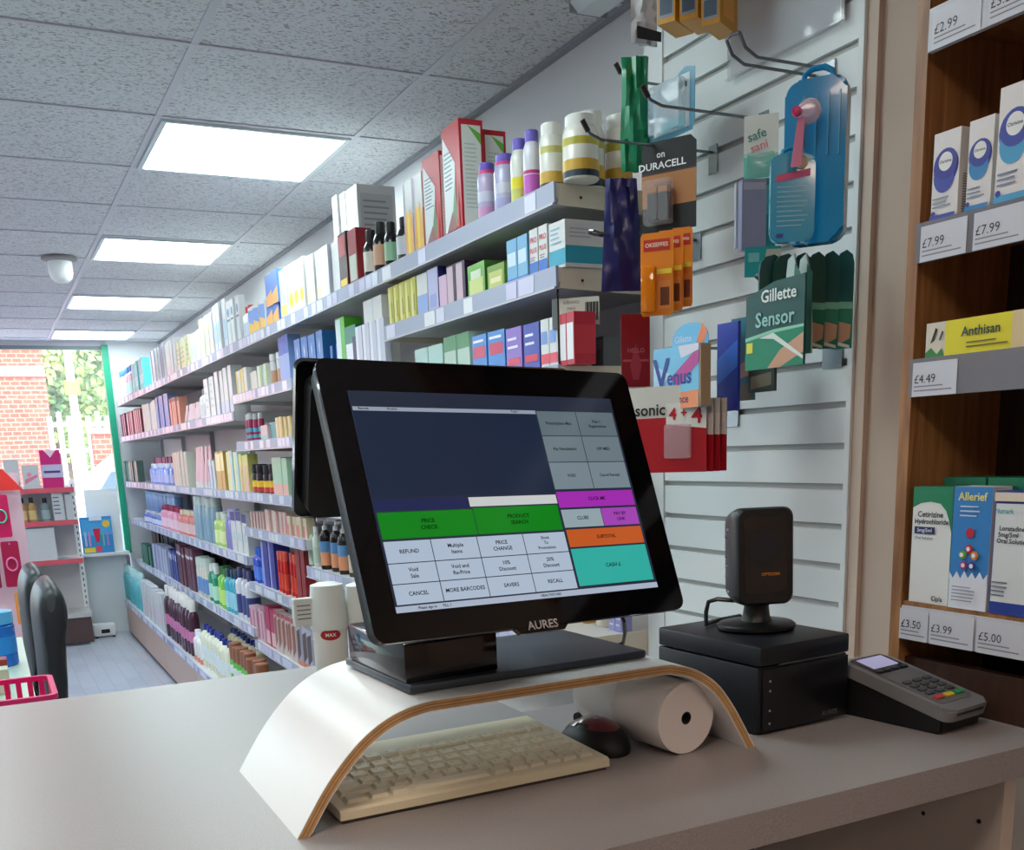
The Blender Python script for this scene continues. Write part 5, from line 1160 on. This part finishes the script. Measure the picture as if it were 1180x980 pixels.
m = MB(); pr(m, Vector(), u, w, h, [(.52, 1.04), (.62, 1.34), (.69, 1.2), (.64, 1.02)], mat((236, 130, 80), .4)); pt(m, Vector(), u, w, h, 'Gillette', .32, 1.12, w * .09, mat((214, 226, 240), .4)); m.build('print', hb_)
card('razor_card', 'royal blue card behind the light blue razor pack', 'razor pack', 826, 850, 372, 474, -.35, 1.17, (40, 60, 170), [([(0, .3), (1, .5), (1, .8), (0, .6)], (60, 110, 210))], th=.006)
card('razor_card', 'teal card with a bronze foot behind the royal blue one', 'razor pack', 842, 868, 366, 462, -.35, 1.20, (20, 110, 130), [(R4(0, 1, 0, .2), (110, 100, 80)), ([(.1, .25), (.9, .3), (.9, .5), (.1, .4)], (190, 140, 130))], th=.006)
card('razor_card', 'dark card with a bronze photo, low behind the front green card', 'razor pack', 862, 892, 415, 452, -.35, 1.2, (70, 84, 76), [([(.1, .1), (.9, .2), (.9, .6), (.1, .5)], (140, 130, 110))], th=.006)
# Panasonic cards
for k in range(4):
    kk = 3 - k
    nm = ['rearmost of the four', 'third of the four', 'second of the four', 'foremost, reading Panasonic 4+4'][k]
    px1_ = 813; px0_ = 700
    pr_ = [(R4(0, 1, .64, 1), (214, 214, 206)), (R4(.0, 1, 0, .64), (176, 12, 30)), ([(.60, .56), (1, .50), (1, .80), (.60, .80)], (226, 226, 222))]
    tx = [('Panasonic', .30, .73, .150, (24, 24, 28), 0), ('4', .67, .67, .15, (190, 20, 40), 0), ('+', .78, .68, .12, (190, 20, 40), 0), ('4', .91, .645, .21, (190, 20, 40), 0)]
    card('battery_card', 'red battery card with a white header, ' + nm, 'battery pack', px0_, px1_, 446 if kk == 0 else 462, 545, -.015, 1.07, (176, 12, 30), pr_, texts=tx if kk == 0 else (), blister=(.60, .86, .16, .56, .012, (220, 190, 200), .35) if kk == 0 else None, shape=[(0, 0), (1, 0), (1, .90), (.72, .84), (.5, 1), (0, 1)] if kk == 0 else RECT, uu=(.50, -.866), off=(.016 * kk, .002 * kk, 0))
card('red_card', 'dark red patterned card beside the top right corner of the till', 'card', 716, 749, 362, 446, -.02, 1.14, (150, 14, 32), [(R4(.05, .95, .35, .38), (196, 90, 100)), ([(.4, .1), (.6, .1), (.7, .3), (.5, .6), (.3, .3)], (180, 60, 80))], texts=[('HELLO', .5, .5, .2, (200, 110, 120), 0)])
# acrylic sign holder
o = at(838, 92, x=SX - .012); b = at(972, 22, x=SX - .012)
t = thing('sign_holder', 'clear acrylic sign holder with a pale notice at the top of the slatted panel', 'sign holder', (SX - .012, b.y, b.z))
wd = o.y - b.y; hh = .22
m = MB(); m.bb((0, 0, 0), (.003, wd, hh), tint_mat((225, 230, 235), 'clear_acrylic', .04, .25)); m.build('acrylic_sheet', t)
m = MB(); m.bb((.0036, .004, .004), (.0042, wd - .004, hh - .004), mat((200, 200, 206), .6)); m.build('notice', t)
m = MB(); m.bb((-.006, 0, -.003), (.004, wd, 0), tint_mat((225, 230, 235), 'clear_acrylic', .04, .25)); m.bb((-.005, 0, 0), (-.002, .003, hh), tint_mat((240, 240, 240), 'clear_edge', .04, .5)); m.build('lip', t)

# ================================================================== MEDICINE CABINET ON THE RIGHT
OAK = wood_mat('oak_veneer', (124, 80, 46), (178, 126, 78)); OAKD = wood_mat('dark_shaded_oak', (46, 27, 18), (66, 40, 27), knots=False)
XC = 1.045; XBK = 1.215; YL = .968; YR = .30; ZT = 2.35
cab = thing('medicine_cabinet', 'open oak medicine cabinet standing on the right end of the counter', 'cabinet', ((XC + XBK) / 2, .63, CZ))
ox, oy, oz = (XC + XBK) / 2, .63, CZ
def cbb(m, a, b, mt, bev=0): m.bb((a[0] - ox, a[1] - oy, a[2] - oz), (b[0] - ox, b[1] - oy, b[2] - oz), mt, bev)
m = MB(); cbb(m, (XC, YL - .017, CZ), (XBK, YL, ZT), OAK); m.build('side_panel', cab)
m = MB(); cbb(m, (XC, YR, CZ), (XBK, YR + .017, ZT), OAK); m.build('side_panel', cab)
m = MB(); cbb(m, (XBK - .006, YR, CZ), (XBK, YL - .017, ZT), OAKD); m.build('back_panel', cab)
m = MB(); cbb(m, (XC, YR, ZT), (XBK, YL, ZT + .018), OAK); m.build('top_panel', cab)
SHZ = [1.264, 1.564, 1.720, 1.949]
m = MB(); cbb(m, (XC + .012, YR + .017, CZ), (XC + .028, YL - .017, SHZ[0] - .075), OAKD); m.build('kick_panel', cab)  # dark brown also stands in for the shade below the lowest shelf
PRM = tint_mat((150, 150, 158), 'clear_price_rail', .1, .6); ym, yi = YL - .018, YR + .017
def price(m, y, z, s, w=.066, h=.040, x=XC - .0062, c=(206, 208, 218)):
    m.face([(x - ox, y - oy, z - oz), (x - ox, y - w - oy, z - oz), (x - ox, y - w - oy, z + h - oz), (x - ox, y - oy, z + h - oz)], mat(c, .4))
    for j in range(2):
        z2 = z + .006 + j * .005; m.face([(x - .0003 - ox, y - .003 - oy, z2 - oz), (x - .0003 - ox, y - w * (.9 - .2 * j) - oy, z2 - oz), (x - .0003 - ox, y - w * (.9 - .2 * j) - oy, z2 + .0015 - oz), (x - .0003 - ox, y - .003 - oy, z2 + .0015 - oz)], mat((130, 130, 140), .5))
    m.text(s, .0145, basis((x - .0004 - ox, y - .019 - oy, z + .020 - oz), (0, -1, 0), (0, 0, 1)), mat((50, 50, 58), .5))
tix = {0: [(ym - .004, '£3.50'), (ym - .052, '£3.99'), (ym - .122, '£5.00'), (ym - .192, '£1.99')], 1: [(ym - .006, '£4.49')], 2: [(ym - .008, '£7.99'), (ym - .083, '£7.99'), (ym - .155, '£7.99')], 3: [(ym - .01, '£2.99'), (ym - .085, '£3.29')]}
for i, z in enumerate(SHZ):
    m = MB(); cbb(m, (XC + .002, yi, z - .016), (XBK - .006, ym, z), OAK); sh_ = m.build('shelf', cab)
    m = MB(); cbb(m, (XC - .006, yi, z - .044), (XC + .001, ym if i != 3 else ym - .004, z + .001), PRM if i in (1, 2) else mat((196, 200, 210), .3)) if i else cbb(m, (XC - .004, yi, z - .048), (XC - .0005, ym - .004, z - .005), mat((200, 202, 212), .4))
    rl = m.build('price_rail', sh_)
    for q_, (y, s) in enumerate(tix[i]):
        nx_ = tix[i][q_ + 1][0] if q_ + 1 < len(tix[i]) else y - .07
        m = MB(); price(m, y, z - .044 if i else z - .048, s, w=min(.066, y - nx_ - .002), x=XC - .0068); m.build('price_ticket', rl)
def cabbox(pxl, pxr, z, h, label, base, f, s=(), x=XC + .004, d=.035, name='medicine_carton'):
    ya, yb = ypx(pxr, x, z), ypx(pxl, x, z)
    me = box_mesh(yb - ya - .001, d, h, base, f, s)
    put(me, name, label, 'medicine box', (x + d / 2, (ya + yb) / 2, z + .0004))
# lower shelf
z = SHZ[0]; GD = (20, 128, 88)
cet = [('r', 0, 1, .0, 1, (226, 228, 226)), ('p', [(0, 1), (1, 1), (1, .62), (.93, .72), (.85, .80), (.7, .86), (.45, .875), (.2, .86), (0, .82)], GD),
       ('t', 'Cetirizine', .46, .765, .165, (30, 40, 60)), ('t', 'Hydrochloride', .50, .705, .145, (30, 40, 60)), ('r', .08, .60, .60, .66, (30, 44, 100)), ('t', '5mg/5ml', .34, .63, .11, (220, 226, 240)), ('t', 'Oral Solution', .34, .565, .085, (120, 124, 140)), ('t', 'Cipla', .75, .05, .14, (40, 40, 50))]
cabbox(1047, 1092, z, .146, 'white and green carton reading Cetirizine Hydrochloride on the lowest cabinet shelf', GD, cet, [('r', 0, 1, 0, 1, (20, 110, 80))], d=.03)
al_ = [('r', 0, 1, 0, 1, (54, 130, 200)), ('r', 0, 1, .0, .24, (226, 230, 240)), ('p', [(0, .24), (0, .3), (.1, .25), (.2, .31), (.3, .25), (.4, .32), (.5, .26), (.6, .31), (.7, .26), (.8, .32), (.9, .26), (1, .31), (1, .24)], (226, 232, 244)),
       ('t', 'Allerief', .5, .92, .25, (236, 230, 130)), ('l', 3, .2, .8, .75, .86, (200, 220, 240)), ('d', .5, .63, .11, (190, 40, 60)), ('d', .5, .50, .10, (200, 50, 60)), ('d', .34, .45, .10, (110, 170, 70)), ('d', .66, .45, .10, (226, 140, 60)), ('d', .40, .365, .10, (150, 60, 130)), ('d', .62, .365, .10, (60, 80, 160)),
       ('d', .5, .50, .05, (236, 236, 240)), ('d', .34, .45, .05, (236, 236, 240)), ('d', .66, .45, .05, (236, 236, 240)), ('d', .40, .365, .05, (236, 236, 240)), ('d', .62, .365, .05, (236, 236, 240)), ('l', 5, .15, .8, .06, .2, (150, 150, 170))]
cabbox(1092, 1136, z, .147, 'blue carton reading Allerief with coloured circles on the lowest cabinet shelf', (228, 222, 216), al_, [('l', 20, .2, .9, .1, .9, (90, 90, 100))], x=XC + .001, d=.032)
lor = [('r', 0, 1, 0, 1, (44, 64, 150)), ('r', .02, .88, .10, .90, (214, 220, 222)), ('t', 'Loratadine', .40, .70, .13, (40, 44, 60)), ('t', '5mg/5ml', .33, .65, .13, (40, 44, 60)), ('t', 'Oral Solution', .44, .60, .13, (40, 44, 60)), ('t', 'Numark', .22, .84, .12, (60, 160, 170)), ('r', .7, 1, .74, .79, (40, 50, 120)), ('l', 4, .05, .4, .14, .28, (110, 114, 130)), ('r', 0, 1, .92, .99, (220, 206, 190))]
cabbox(1139, 1192, z, .143, 'white and navy carton reading Loratadine on the lowest cabinet shelf', (44, 64, 150), lor, x=XC + .001, d=.032)
cabbox(1194, 1240, z, .146, 'white carton at the far right of the lowest cabinet shelf', (220, 224, 228), [('r', 0, 1, .8, 1, GD)])
for a_, b_, lb_ in ((1080, 1127, 'green-topped carton behind the Allerief carton'), (1129, 1180, 'green-topped carton behind the Loratadine carton')):
    cabbox(a_, b_, z, .156, lb_, (16, 110, 78), [('r', 0, 1, .0, .8, (226, 228, 226)), ('t', 'Cetirizine', .5, .93, .1, (20, 60, 50))], x=XC + .040, d=.04)
# third shelf: Anthisan
z = SHZ[1]
an = [('r', 0, .34, 0, 1, (214, 206, 190)), ('r', .2, 1, 0, 1, (226, 214, 30)), ('p', [(.0, 0), (.0, .16), (.06, .3), (.12, .1), (.17, .26), (.2, 0)], (50, 130, 60)), ('p', [(.06, .5), (.10, .85), (.12, .8), (.09, .5), (.05, .42)], (40, 34, 30)), ('p', [(.14, .5), (.17, .75), (.185, .7), (.155, .48)], (60, 50, 44)), ('t', 'Anthisan', .55, .62, .105, (30, 60, 60)), ('l', 2, .42, .85, .15, .38, (110, 100, 40)), ('r', .84, 1, 0, 1, (220, 196, 150))]
cabbox(1066, 1188, z, .041, 'long yellow carton reading Anthisan with insect pictures', (220, 208, 150), an, d=.03)
# second shelf: round blue mark cartons
z = SHZ[2]
def ot(mid, low): return [('r', 0, 1, 0, 1, (226, 222, 222)), ('d', .5, .60, .47, mid, 1.15), ('d', .46, .50, .40, low, 1.2), ('d', .5, .63, .44, mid, 1.0), ('d', .5, .66, .26, (232, 232, 232), 1.05), ('t', 'Otrivine', .5, .66, .13, (50, 70, 80)), ('l', 3, .08, .85, .14, .28, (120, 130, 160)), ('r', 0, .95, 0, .07, low), ('d', .14, .09, .08, mid)]
cabbox(1072, 1103, z, .097, 'white carton with a dark blue ring, leftmost on its cabinet shelf', (222, 206, 200), ot((52, 52, 150), (60, 70, 170)), [('l', 16, .2, .8, .05, .5, (60, 60, 70))], x=XC + .006, d=.03)
cabbox(1112, 1141, z, .097, 'white carton with a dark blue ring and light blue foot, second from left', (222, 214, 212), ot((50, 60, 150), (50, 130, 190)), [('l', 16, .2, .8, .05, .5, (60, 60, 70))], x=XC + .004, d=.03)
cabbox(1145, 1186, z, .119, 'larger white carton with a blue ring and aqua foot at the picture edge', (222, 220, 220), ot((50, 64, 160), (70, 160, 206)), x=XC + .001, d=.034)
m = MB(); ya_, yb_ = ypx(1110, XC + .002, z), YL - .018
tag(MB().box((0, 0, .004), (.02, yb_ - ya_ - .002, .008), mat((186, 110, 60), .5)).build('spare_strip', None, False, (XC + .06, (ya_ + yb_) / 2, z + .0002)), 'narrow orange wood strip behind the leftmost ringed carton', 'strip')

# ================================================================== LEFT SIDE OF THE SHOP
GB = mat((214, 206, 206), .6); PNK = mat((226, 92, 104), .45)
gx1 = .655
G = thing('gondola_shelf', 'white shelving unit with pink-red price rails below the shop window', 'shelving', (-.3, 9.4, 0))
ox, oy = -.3, 9.4
def gb(m, a, b, mt): m.bb((a[0] - ox, a[1] - oy, a[2]), (b[0] - ox, b[1] - oy, b[2]), mt)
m = MB(); gb(m, (-1.3, 9.56, 0), (gx1, 9.585, 1.32), GB); m.build('back_panel', G)
m = MB(); gb(m, (gx1 - .03, 9.53, 0), (gx1 + .012, 9.56, 1.36), mat((236, 236, 236), .4))
for k in range(22): gb(m, (gx1 - .012, 9.5285, .25 + k * .05), (gx1 - .004, 9.53, .275 + k * .05), MATTB)
m.build('upright', G)
gz_ = [1.30, 1.035, .715]
for z in gz_:
    m = MB(); gb(m, (-1.3, 9.27, z - .02), (gx1 - .01, 9.56, z), mat((226, 220, 222), .4)); s = m.build('shelf', G)
    m = MB(); gb(m, (-1.3, 9.262, z - .036), (gx1 - .01, 9.27, z + .004), PNK); m.build('price_rail', s)
m = MB(); gb(m, (-1.3, 9.16, .235), (gx1, 9.56, .27), mat((196, 192, 190), .5)); m.build('base_shelf', G)
m = MB(); gb(m, (-1.3, 9.18, .02), (gx1 - .01, 9.2, .235), mat((84, 62, 60), .6)); m.build('plinth', G)
def gput(px0, px1, pyt, z, kind, name, label, cat, y=9.33, n=1, **k):
    xa, xb = at(px0, 600, y=y).x, at(px1, 600, y=y).x; pitch = (xb - xa) / n; w = pitch * .9; zt = zpx(pyt, (xa + xb) / 2, y)
    h = zt - z; g = ('pair of ' + name if n > 1 else None)
    if kind == 'box': me = box_mesh(w, min(w, .1), h, k['c'], k.get('f', ()))
    elif kind == 'bottle': me = bottle_parts(w / 2, h, k['c'], k['cap'], k.get('lab'), capr=k.get('capr', .5))
    for i in range(n): put(me, name, label if n == 1 else label + (', left one', ', right one')[i], cat, (xa + pitch * (i + .5), y, z + .0004), 0, g)
gput(54, 80, 519, gz_[0], 'box', 'gift_pack', 'hot pink pack with a white waistband on top of the pink-railed shelving', 'pack', c=(226, 16, 120), f=[('r', 0, 1, .28, .62, (200, 196, 226)), ('r', .1, .9, .4, .46, (90, 50, 110)), ('p', [(.2, 1), (.5, .8), (.8, 1)], (250, 214, 230))])
gput(32, 53, 536, gz_[0], 'box', 'carton', 'white carton with a pink swirl beside the hot pink pack', 'box', c=(246, 232, 238), f=[('p', [(.1, .2), (.9, .5), (.9, .6), (.1, .4)], (236, 130, 160)), ('d', .4, .6, .15, (240, 150, 170))])
gput(12, 31, 530, gz_[0], 'box', 'carton', 'white carton with dark lettering on the pink-railed shelving', 'box', c=(244, 246, 242), f=[('t', 'Dental', .5, .2, .3, (50, 50, 60))])
gput(22, 44, 574, gz_[1], 'bottle', 'tanning_bottle', 'amber bottle with a black cap on the pink-railed shelving', 'bottle', n=2, c=(196, 150, 90), cap=(30, 24, 26), lab=(230, 196, 130))
gput(48, 60, 574, gz_[1], 'bottle', 'tanning_bottle', 'grey bottle with a black cap beside the amber ones', 'bottle', c=(130, 150, 150), cap=(30, 24, 26), lab=(160, 180, 180))
gput(62, 76, 568, gz_[1], 'box', 'carton', 'grey-white printed carton right of the grey bottle', 'box', c=(214, 216, 220), f=[('l', 5, .1, .9, .2, .9, (110, 116, 130))])
gput(77, 86, 570, gz_[1], 'box', 'carton', 'plain pale carton at the right end of the pink-railed shelf', 'box', c=(226, 224, 232))
gput(26, 62, 609, gz_[2], 'box', 'storage_crate', 'white plastic storage crate on the pink-railed shelving', 'crate', c=(238, 238, 240), f=[('r', .05, .95, .9, .96, (214, 214, 220))])
gput(0, 18, 655, .27, 'box', 'carton', 'white carton with grey print low on the pink-railed shelving', 'box', y=9.3, c=(230, 226, 230), f=[('l', 4, .1, .9, .5, .9, (140, 140, 150))])
gput(18, 36, 660, .27, 'box', 'carton', 'ochre and white carton low on the pink-railed shelving', 'box', y=9.3, c=(226, 190, 120), f=[('r', 0, 1, .5, 1, (236, 232, 232))])
# poster and display card on the sill
a_ = at(96, 565, y=9.62); b_ = at(139, 600, y=9.62)
o = MB(); o.bb((a_.x, 9.635, .7255), (b_.x, 9.64, a_.z), mat((246, 250, 246), .5)); tag(o.build('poster_board'), 'blank white board standing in the window beside the green frame', 'poster')
a_ = at(90, 597, y=9.58); b_ = at(134, 645, y=9.58)
wq, hq = b_.x - a_.x - .01, a_.z - .726
m = box_mesh(wq, .03, hq, (60, 150, 226), [('r', .02, .98, .5, .95, (80, 180, 240)), ('d', .82, .8, .12, (250, 206, 60)), ('p', [(.38, .68), (.62, .68), (.56, .3), (.46, .3)], (236, 40, 70)), ('r', .1, .16, .2, .6, (200, 210, 236)), ('r', .22, .28, .2, .6, (220, 150, 210)), ('r', .66, .72, .2, .6, (120, 200, 160)), ('r', .8, .86, .2, .6, (190, 140, 220)), ('r', .05, .4, .03, .16, (246, 226, 70)), ('r', .42, .6, .03, .2, (236, 80, 90)), ('r', .3, .7, .9, 1, (240, 240, 250))])
put(m, 'toy_set', 'blue carded toy set with a red handle standing on the window sill', 'toy', ((a_.x + b_.x) / 2, 9.58, .7256), 0)
# small white appliance on the floor
c = at(118, 728, z=0)
t = thing('floor_heater', 'small white box with a dark grille on the floor beneath the window', 'box', (.76, 9.5, 0))
m = MB(); m.bb((-.09, -.06, .012), (.09, .06, .12), WHITE, .015); m.build('body', t, True)
m = MB(); m.bb((-.03, -.063, .04), (.04, -.058, .075), MATTB, .004); m.build('grille', t)
for k in (-.07, .07): MB().box((k, 0, .006), (.02, .1, .012), MATTB).build('foot', t)

# hanging accessories stand further left
st = thing('accessory_stand', 'narrow white stand hung with pink hair accessories at the left picture edge', 'display stand', (at(28, 600, y=6.1).x - .10, 6.1, 0))
m = MB(); m.bb((-.3, .03, 0), (.10, .06, 1.45), mat((226, 190, 204), .5)); m.build('back_panel', st)
m = MB(); m.bb((-.3, -.25, 0), (.10, .06, .12), mat((226, 220, 226), .5)); m.build('base', st)
m = MB(); m.prism([(-.3, 1.36), (.115, 1.36), (.03, 1.47), (-.3, 1.47)], (0, -.02, 0), (1, 0, 0), (0, 0, 1), (0, 1, 0), .012, mat((232, 50, 46), .5)); m.build('header_sign', st)
MG = (206, 16, 90)
for k, (zz, xx, hh, cc) in enumerate(((1.12, -.02, .22, MG), (1.14, -.115, .22, (190, 40, 80)), (.86, .0, .24, (176, 12, 70)), (.86, -.105, .24, (150, 10, 60)), (.66, .03, .17, (236, 150, 70)))):
    lb_ = ['magenta accessory card with a round green band, top right of the stand', 'crimson accessory card, top left of the stand', 'dark magenta accessory bag in the middle of the stand, right one', 'dark magenta accessory bag in the middle of the stand, left one', 'orange accessory card low on the stand'][k]
    t = thing('accessory_card', lb_, 'accessory', (st.location.x + .01 + xx, 6.02 - .01 * k, zz))
    m = MB(); m.prism(rrect(.085, hh, .01, 3, -.0425, 0), (0, 0, 0), (1, 0, 0), (0, 0, 1), (0, 1, 0), .004, mat(cc, .4)); m.build('backing_card', t)
    m = MB(); R_ = .026; m.tube([(R_ * math.cos(a), -.006, hh * .5 + R_ * 1.3 * math.sin(a)) for a in [2 * PI * j / 16 for j in range(17)]], .005, mat([(90, 190, 150), (60, 50, 60), (230, 120, 170), (240, 80, 120), (246, 220, 160)][k], .4), 6); m.build('hair_band', t, True)
    m = MB(); m.tube([(0, .075 + .01 * k, hh - .015), (0, -.015, hh - .015), (0, -.02, hh - .005)], .003, CHROME); m.build('hook', t)

# chairs
def chair(y, label, dx=0):
    t = thing('waiting_chair', label, 'chair', (-.02 + dx, y, 0))
    LT = mat((24, 27, 31), .42); FRA = mat((60, 62, 66), .35, .6)
    m = MB()
    # padded back: side profile in x-z, width along y
    prof = [(.12, .46), (.155, .60), (.165, .80), (.165, .94), (.17, 1.02), (.195, 1.08), (.235, 1.10), (.27, 1.06), (.275, .98), (.25, .92), (.24, .70), (.215, .55), (.19, .44)]
    NY = 7; rings = []; i = m.mi(LT)
    cxp = sum(p[0] for p in prof) / len(prof); czp = sum(p[1] for p in prof) / len(prof)
    for k in range(NY + 1):
        f = k / NY; yy = -.24 + .48 * f; s = 1 - .16 * abs(2 * f - 1) ** 4
        rings.append([m.bm.verts.new((cxp + (p[0] - cxp) * s - .02 * (1 - abs(2 * f - 1) ** 2), yy, czp + (p[1] - czp) * s)) for p in prof])
    n = len(prof)
    for A, B in zip(rings, rings[1:]):
        for k in range(n): m.bm.faces.new((A[k], A[(k + 1) % n], B[(k + 1) % n], B[k])).material_index = i
    m.bm.faces.new(rings[0][::-1]); m.bm.faces.new(rings[-1])
    o = m.build('backrest', t, True); ss = o.modifiers.new('round', 'SUBSURF'); ss.levels = ss.render_levels = 2
    m = MB(); m.box((-.10, 0, .45), (.50, .50, .09), LT, 0, .03, 3); m.build('seat', t, True)
    for sy in (-.27, .27):
        m = MB(); m.tube([(.17, sy, .46), (.15, sy, .58), (.10, sy, .66), (.0, sy, .68), (-.2, sy, .68), (-.28, sy, .64), (-.30, sy, .52), (-.28, sy, .42)], .016, FRA); m.build('armrest', t, True)
    for sx in (-.3, .14):
        for sy in (-.22, .22): MB().tube([(sx, sy, .41), (sx + (.03 if sx > 0 else -.03), sy, 0)], .014, FRA).build('leg', t, True)
chair(4.0, 'black padded armchair nearer the counter at the left', -.045); chair(4.62, 'black padded armchair behind the nearer one', -.07)

# table with basket and tub, just beyond the counter
TZ = 1.0
tt_ = thing('display_table', 'small display table with a pale green edge just beyond the counter', 'table', (-.4, 2.6, 0))
pa_, pb_ = at(16, 745, z=TZ), at(38, 790, z=TZ)
m = MB(); m.bb((-.45, -.62, TZ - .02), (.43 + pb_.x - .03, .62, TZ), mat((196, 220, 206), .35)); m.build('top', tt_)
for sx in (-.40, .38):
    for sy in (-.56, .56): MB().box((sx, sy, (TZ - .02) / 2), (.04, .04, TZ - .02), WHITE).build('leg', tt_)
bk = thing('shopping_basket', 'pink plastic basket with slotted sides behind the counter edge', 'basket', (-.045, 2.16, TZ))
PK = mat((214, 22, 110), .35)
m = MB(); bw, bd, bh = .115, .11, .052
outer = [(-bw, -bd), (bw, -bd), (bw, bd), (-bw, bd)]
m.bb((-bw * .92, -bd * .9, 0), (bw * .92, bd * .9, .004), PK); m.build('bottom', bk)
m = MB()
for sx in (-1, 1):
    for k in range(10): m.bb((sx * bw * .93 - .002, -bd * .88 + k * bd * .185, .003), (sx * bw * .93 + .002, -bd * .88 + k * bd * .185 + .010, bh), PK)
for sy in (-1, 1):
    for k in range(10): m.bb((-bw * .9 + k * bw * .185, sy * bd * .92 - .002, .003), (-bw * .9 + k * bw * .185 + .010, sy * bd * .92 + .002, bh), PK)
m.build('slatted_side', bk)
m = MB(); m.prism(rrect(2 * bw, 2 * bd, .02, 4, -bw, -bd), (0, 0, bh - .004), (1, 0, 0), (0, 1, 0), (0, 0, 1), .010, PK)
bmesh.ops.delete(m.bm, geom=[f for f in m.bm.faces if len(f.verts) > 4], context='FACES_ONLY')
P1 = rrect(2 * bw, 2 * bd, .02, 4, -bw, -bd); P2 = rrect(2 * bw - .02, 2 * bd - .02, .014, 4, -bw + .01, -bd + .01)
for zz in (bh + .006, bh - .004):
    for k in range(len(P1)):
        k2 = (k + 1) % len(P1); m.face([(*P1[k], zz), (*P1[k2], zz), (*P2[k2], zz), (*P2[k], zz)], PK)
for k in range(len(P2)):
    k2 = (k + 1) % len(P2); m.face([(*P2[k], bh - .004), (*P2[k2], bh - .004), (*P2[k2], bh + .006), (*P2[k], bh + .006)], PK)
m.build('rim', bk)
pk_ = at(6, 718, y=2.75)
put(bottle_parts(.045, .135, (24, 110, 206), (90, 180, 236), [(.3, .7, (40, 140, 226))], capr=.95, caph=.22, sh=.04), 'wipes_tub', 'blue tub with a lighter lid at the left picture edge', 'tub', (-.028, 2.78, TZ + .0004), 0)
for k, (yy, c1, lb_) in enumerate(((2.55, (150, 44, 36), 'dark red pack on the green-edged table'), (2.42, (190, 196, 170), 'pale pack with a brown picture on the green-edged table'))):
    put(box_mesh(.07, .05, .055, c1, [('r', .1, .9, .1, .5, (214, 206, 190))], [('r', .1, .9, .3, .8, (90, 140, 90))]), 'snack_pack', lb_, 'pack', (-.045, yy, TZ + .0004), 0)

# white bottles on the counter, left of the till
MXL = (176, 30, 34)
for k, (px, lb_) in enumerate(((381, 'white canister with a red oval mark, left one, on the counter behind the till'), (421, 'white canister with a red oval mark, right one, partly behind the till'))):
    yy = 1.60; x = at(px, 740, y=yy).x
    t = thing('white_canister', lb_, 'canister', (x, yy, CZ))
    zt = zpx(718, x, yy) - CZ; r = .0275
    m = MB(); m.lathe([(r * .95, 0), (r, .004), (r, zt), (r * .9, zt + .006)], mat((226, 230, 226), .4), seg=24); m.build('body', t, True)
    m = MB(); zl = zpx(671, x, yy) - CZ
    m.lathe([(r * 1.12, zt - .008), (r * 1.12, zt + .012), (r * .95, zl - .004), (r * .5, zl)], mat((226, 236, 234), .35), seg=24); m.build('lid', t, True)
    m = MB(); zc_ = zpx(729, x, yy) - CZ; fr = []
    for a0, rr2, c2, lf in ((0, 1.0, MXL, 1.012),):
        ov = [(.62 * math.cos(2 * PI * j / 20), .0075 * math.sin(2 * PI * j / 20)) for j in range(20)]
        ee = [-.62 + 1.24 * j / 16 for j in range(17)]; hz_ = [.0085 * math.sqrt(max(0, 1 - (e / .62) ** 2)) + .0002 for e in ee]
        pp = lambda e, b: (r * lf * math.sin(e - .25), -r * lf * math.cos(e - .25), zc_ + b)
        for j in range(16): m.face([pp(ee[j], -hz_[j]), pp(ee[j + 1], -hz_[j + 1]), pp(ee[j + 1], hz_[j + 1]), pp(ee[j], hz_[j])], mat(c2, .4))
    m.text('MAX', .008, basis((r * 1.05 * math.sin(-.25), -r * 1.05 * math.cos(.25), zc_), (math.cos(.25), -math.sin(.25), 0), (0, 0, 1)), mat((240, 236, 230), .4), True); m.build('label', t)
    if k == 0: fm = MB(); fm.box((-.040, 0, zt + .022), (.036, .014, .045), mat((222, 230, 226), .45), 0, .002); [fm.box((-.042, -.0075, zt + .012 + .007 * q_), (.022, .0006, .0018), mat((120, 126, 130), .5)) for q_ in range(4)]; fm.build('printed_flap', t)

# smoke detector / sensor on the ceiling
c = at(68, 296, z=CEIL)
t = thing('ceiling_sensor', 'white dome sensor hanging under the ceiling tiles at the left', 'sensor', (c.x, c.y, CEIL - .004))
m = MB(); m.lathe([(.0, 0), (.085, 0), (.085, -.012), (.06, -.02), (.0, -.02)], mat((150, 146, 146), .5), seg=28); m.build('mount', t, True)
m = MB(); m.lathe([(.058, -.018), (.058, -.075), (.05, -.10), (.03, -.118), (0, -.124)], WHITE, seg=28); m.build('dome', t, True)
# batten light at the top edge
a_ = at(657, 14, z=2.45)
t = thing('batten_light', 'pale batten light fitting at the top edge beside the wall', 'light fitting', (a_.x + .05, a_.y - .36, CEIL))
m = MB(); m.prism([(-.05, 0), (-.05, -.03), (-.03, -.05), (.03, -.05), (.05, -.03), (.05, 0)], (0, -.36, 0), (1, 0, 0), (0, 0, 1), (0, 1, 0), .72, mat((225, 232, 236), .4)); m.build('housing', t)
m = MB(); m.box((0, .362, -.025), (.10, .006, .05), mat((150, 154, 160), .4)); m.build('end_cap', t)
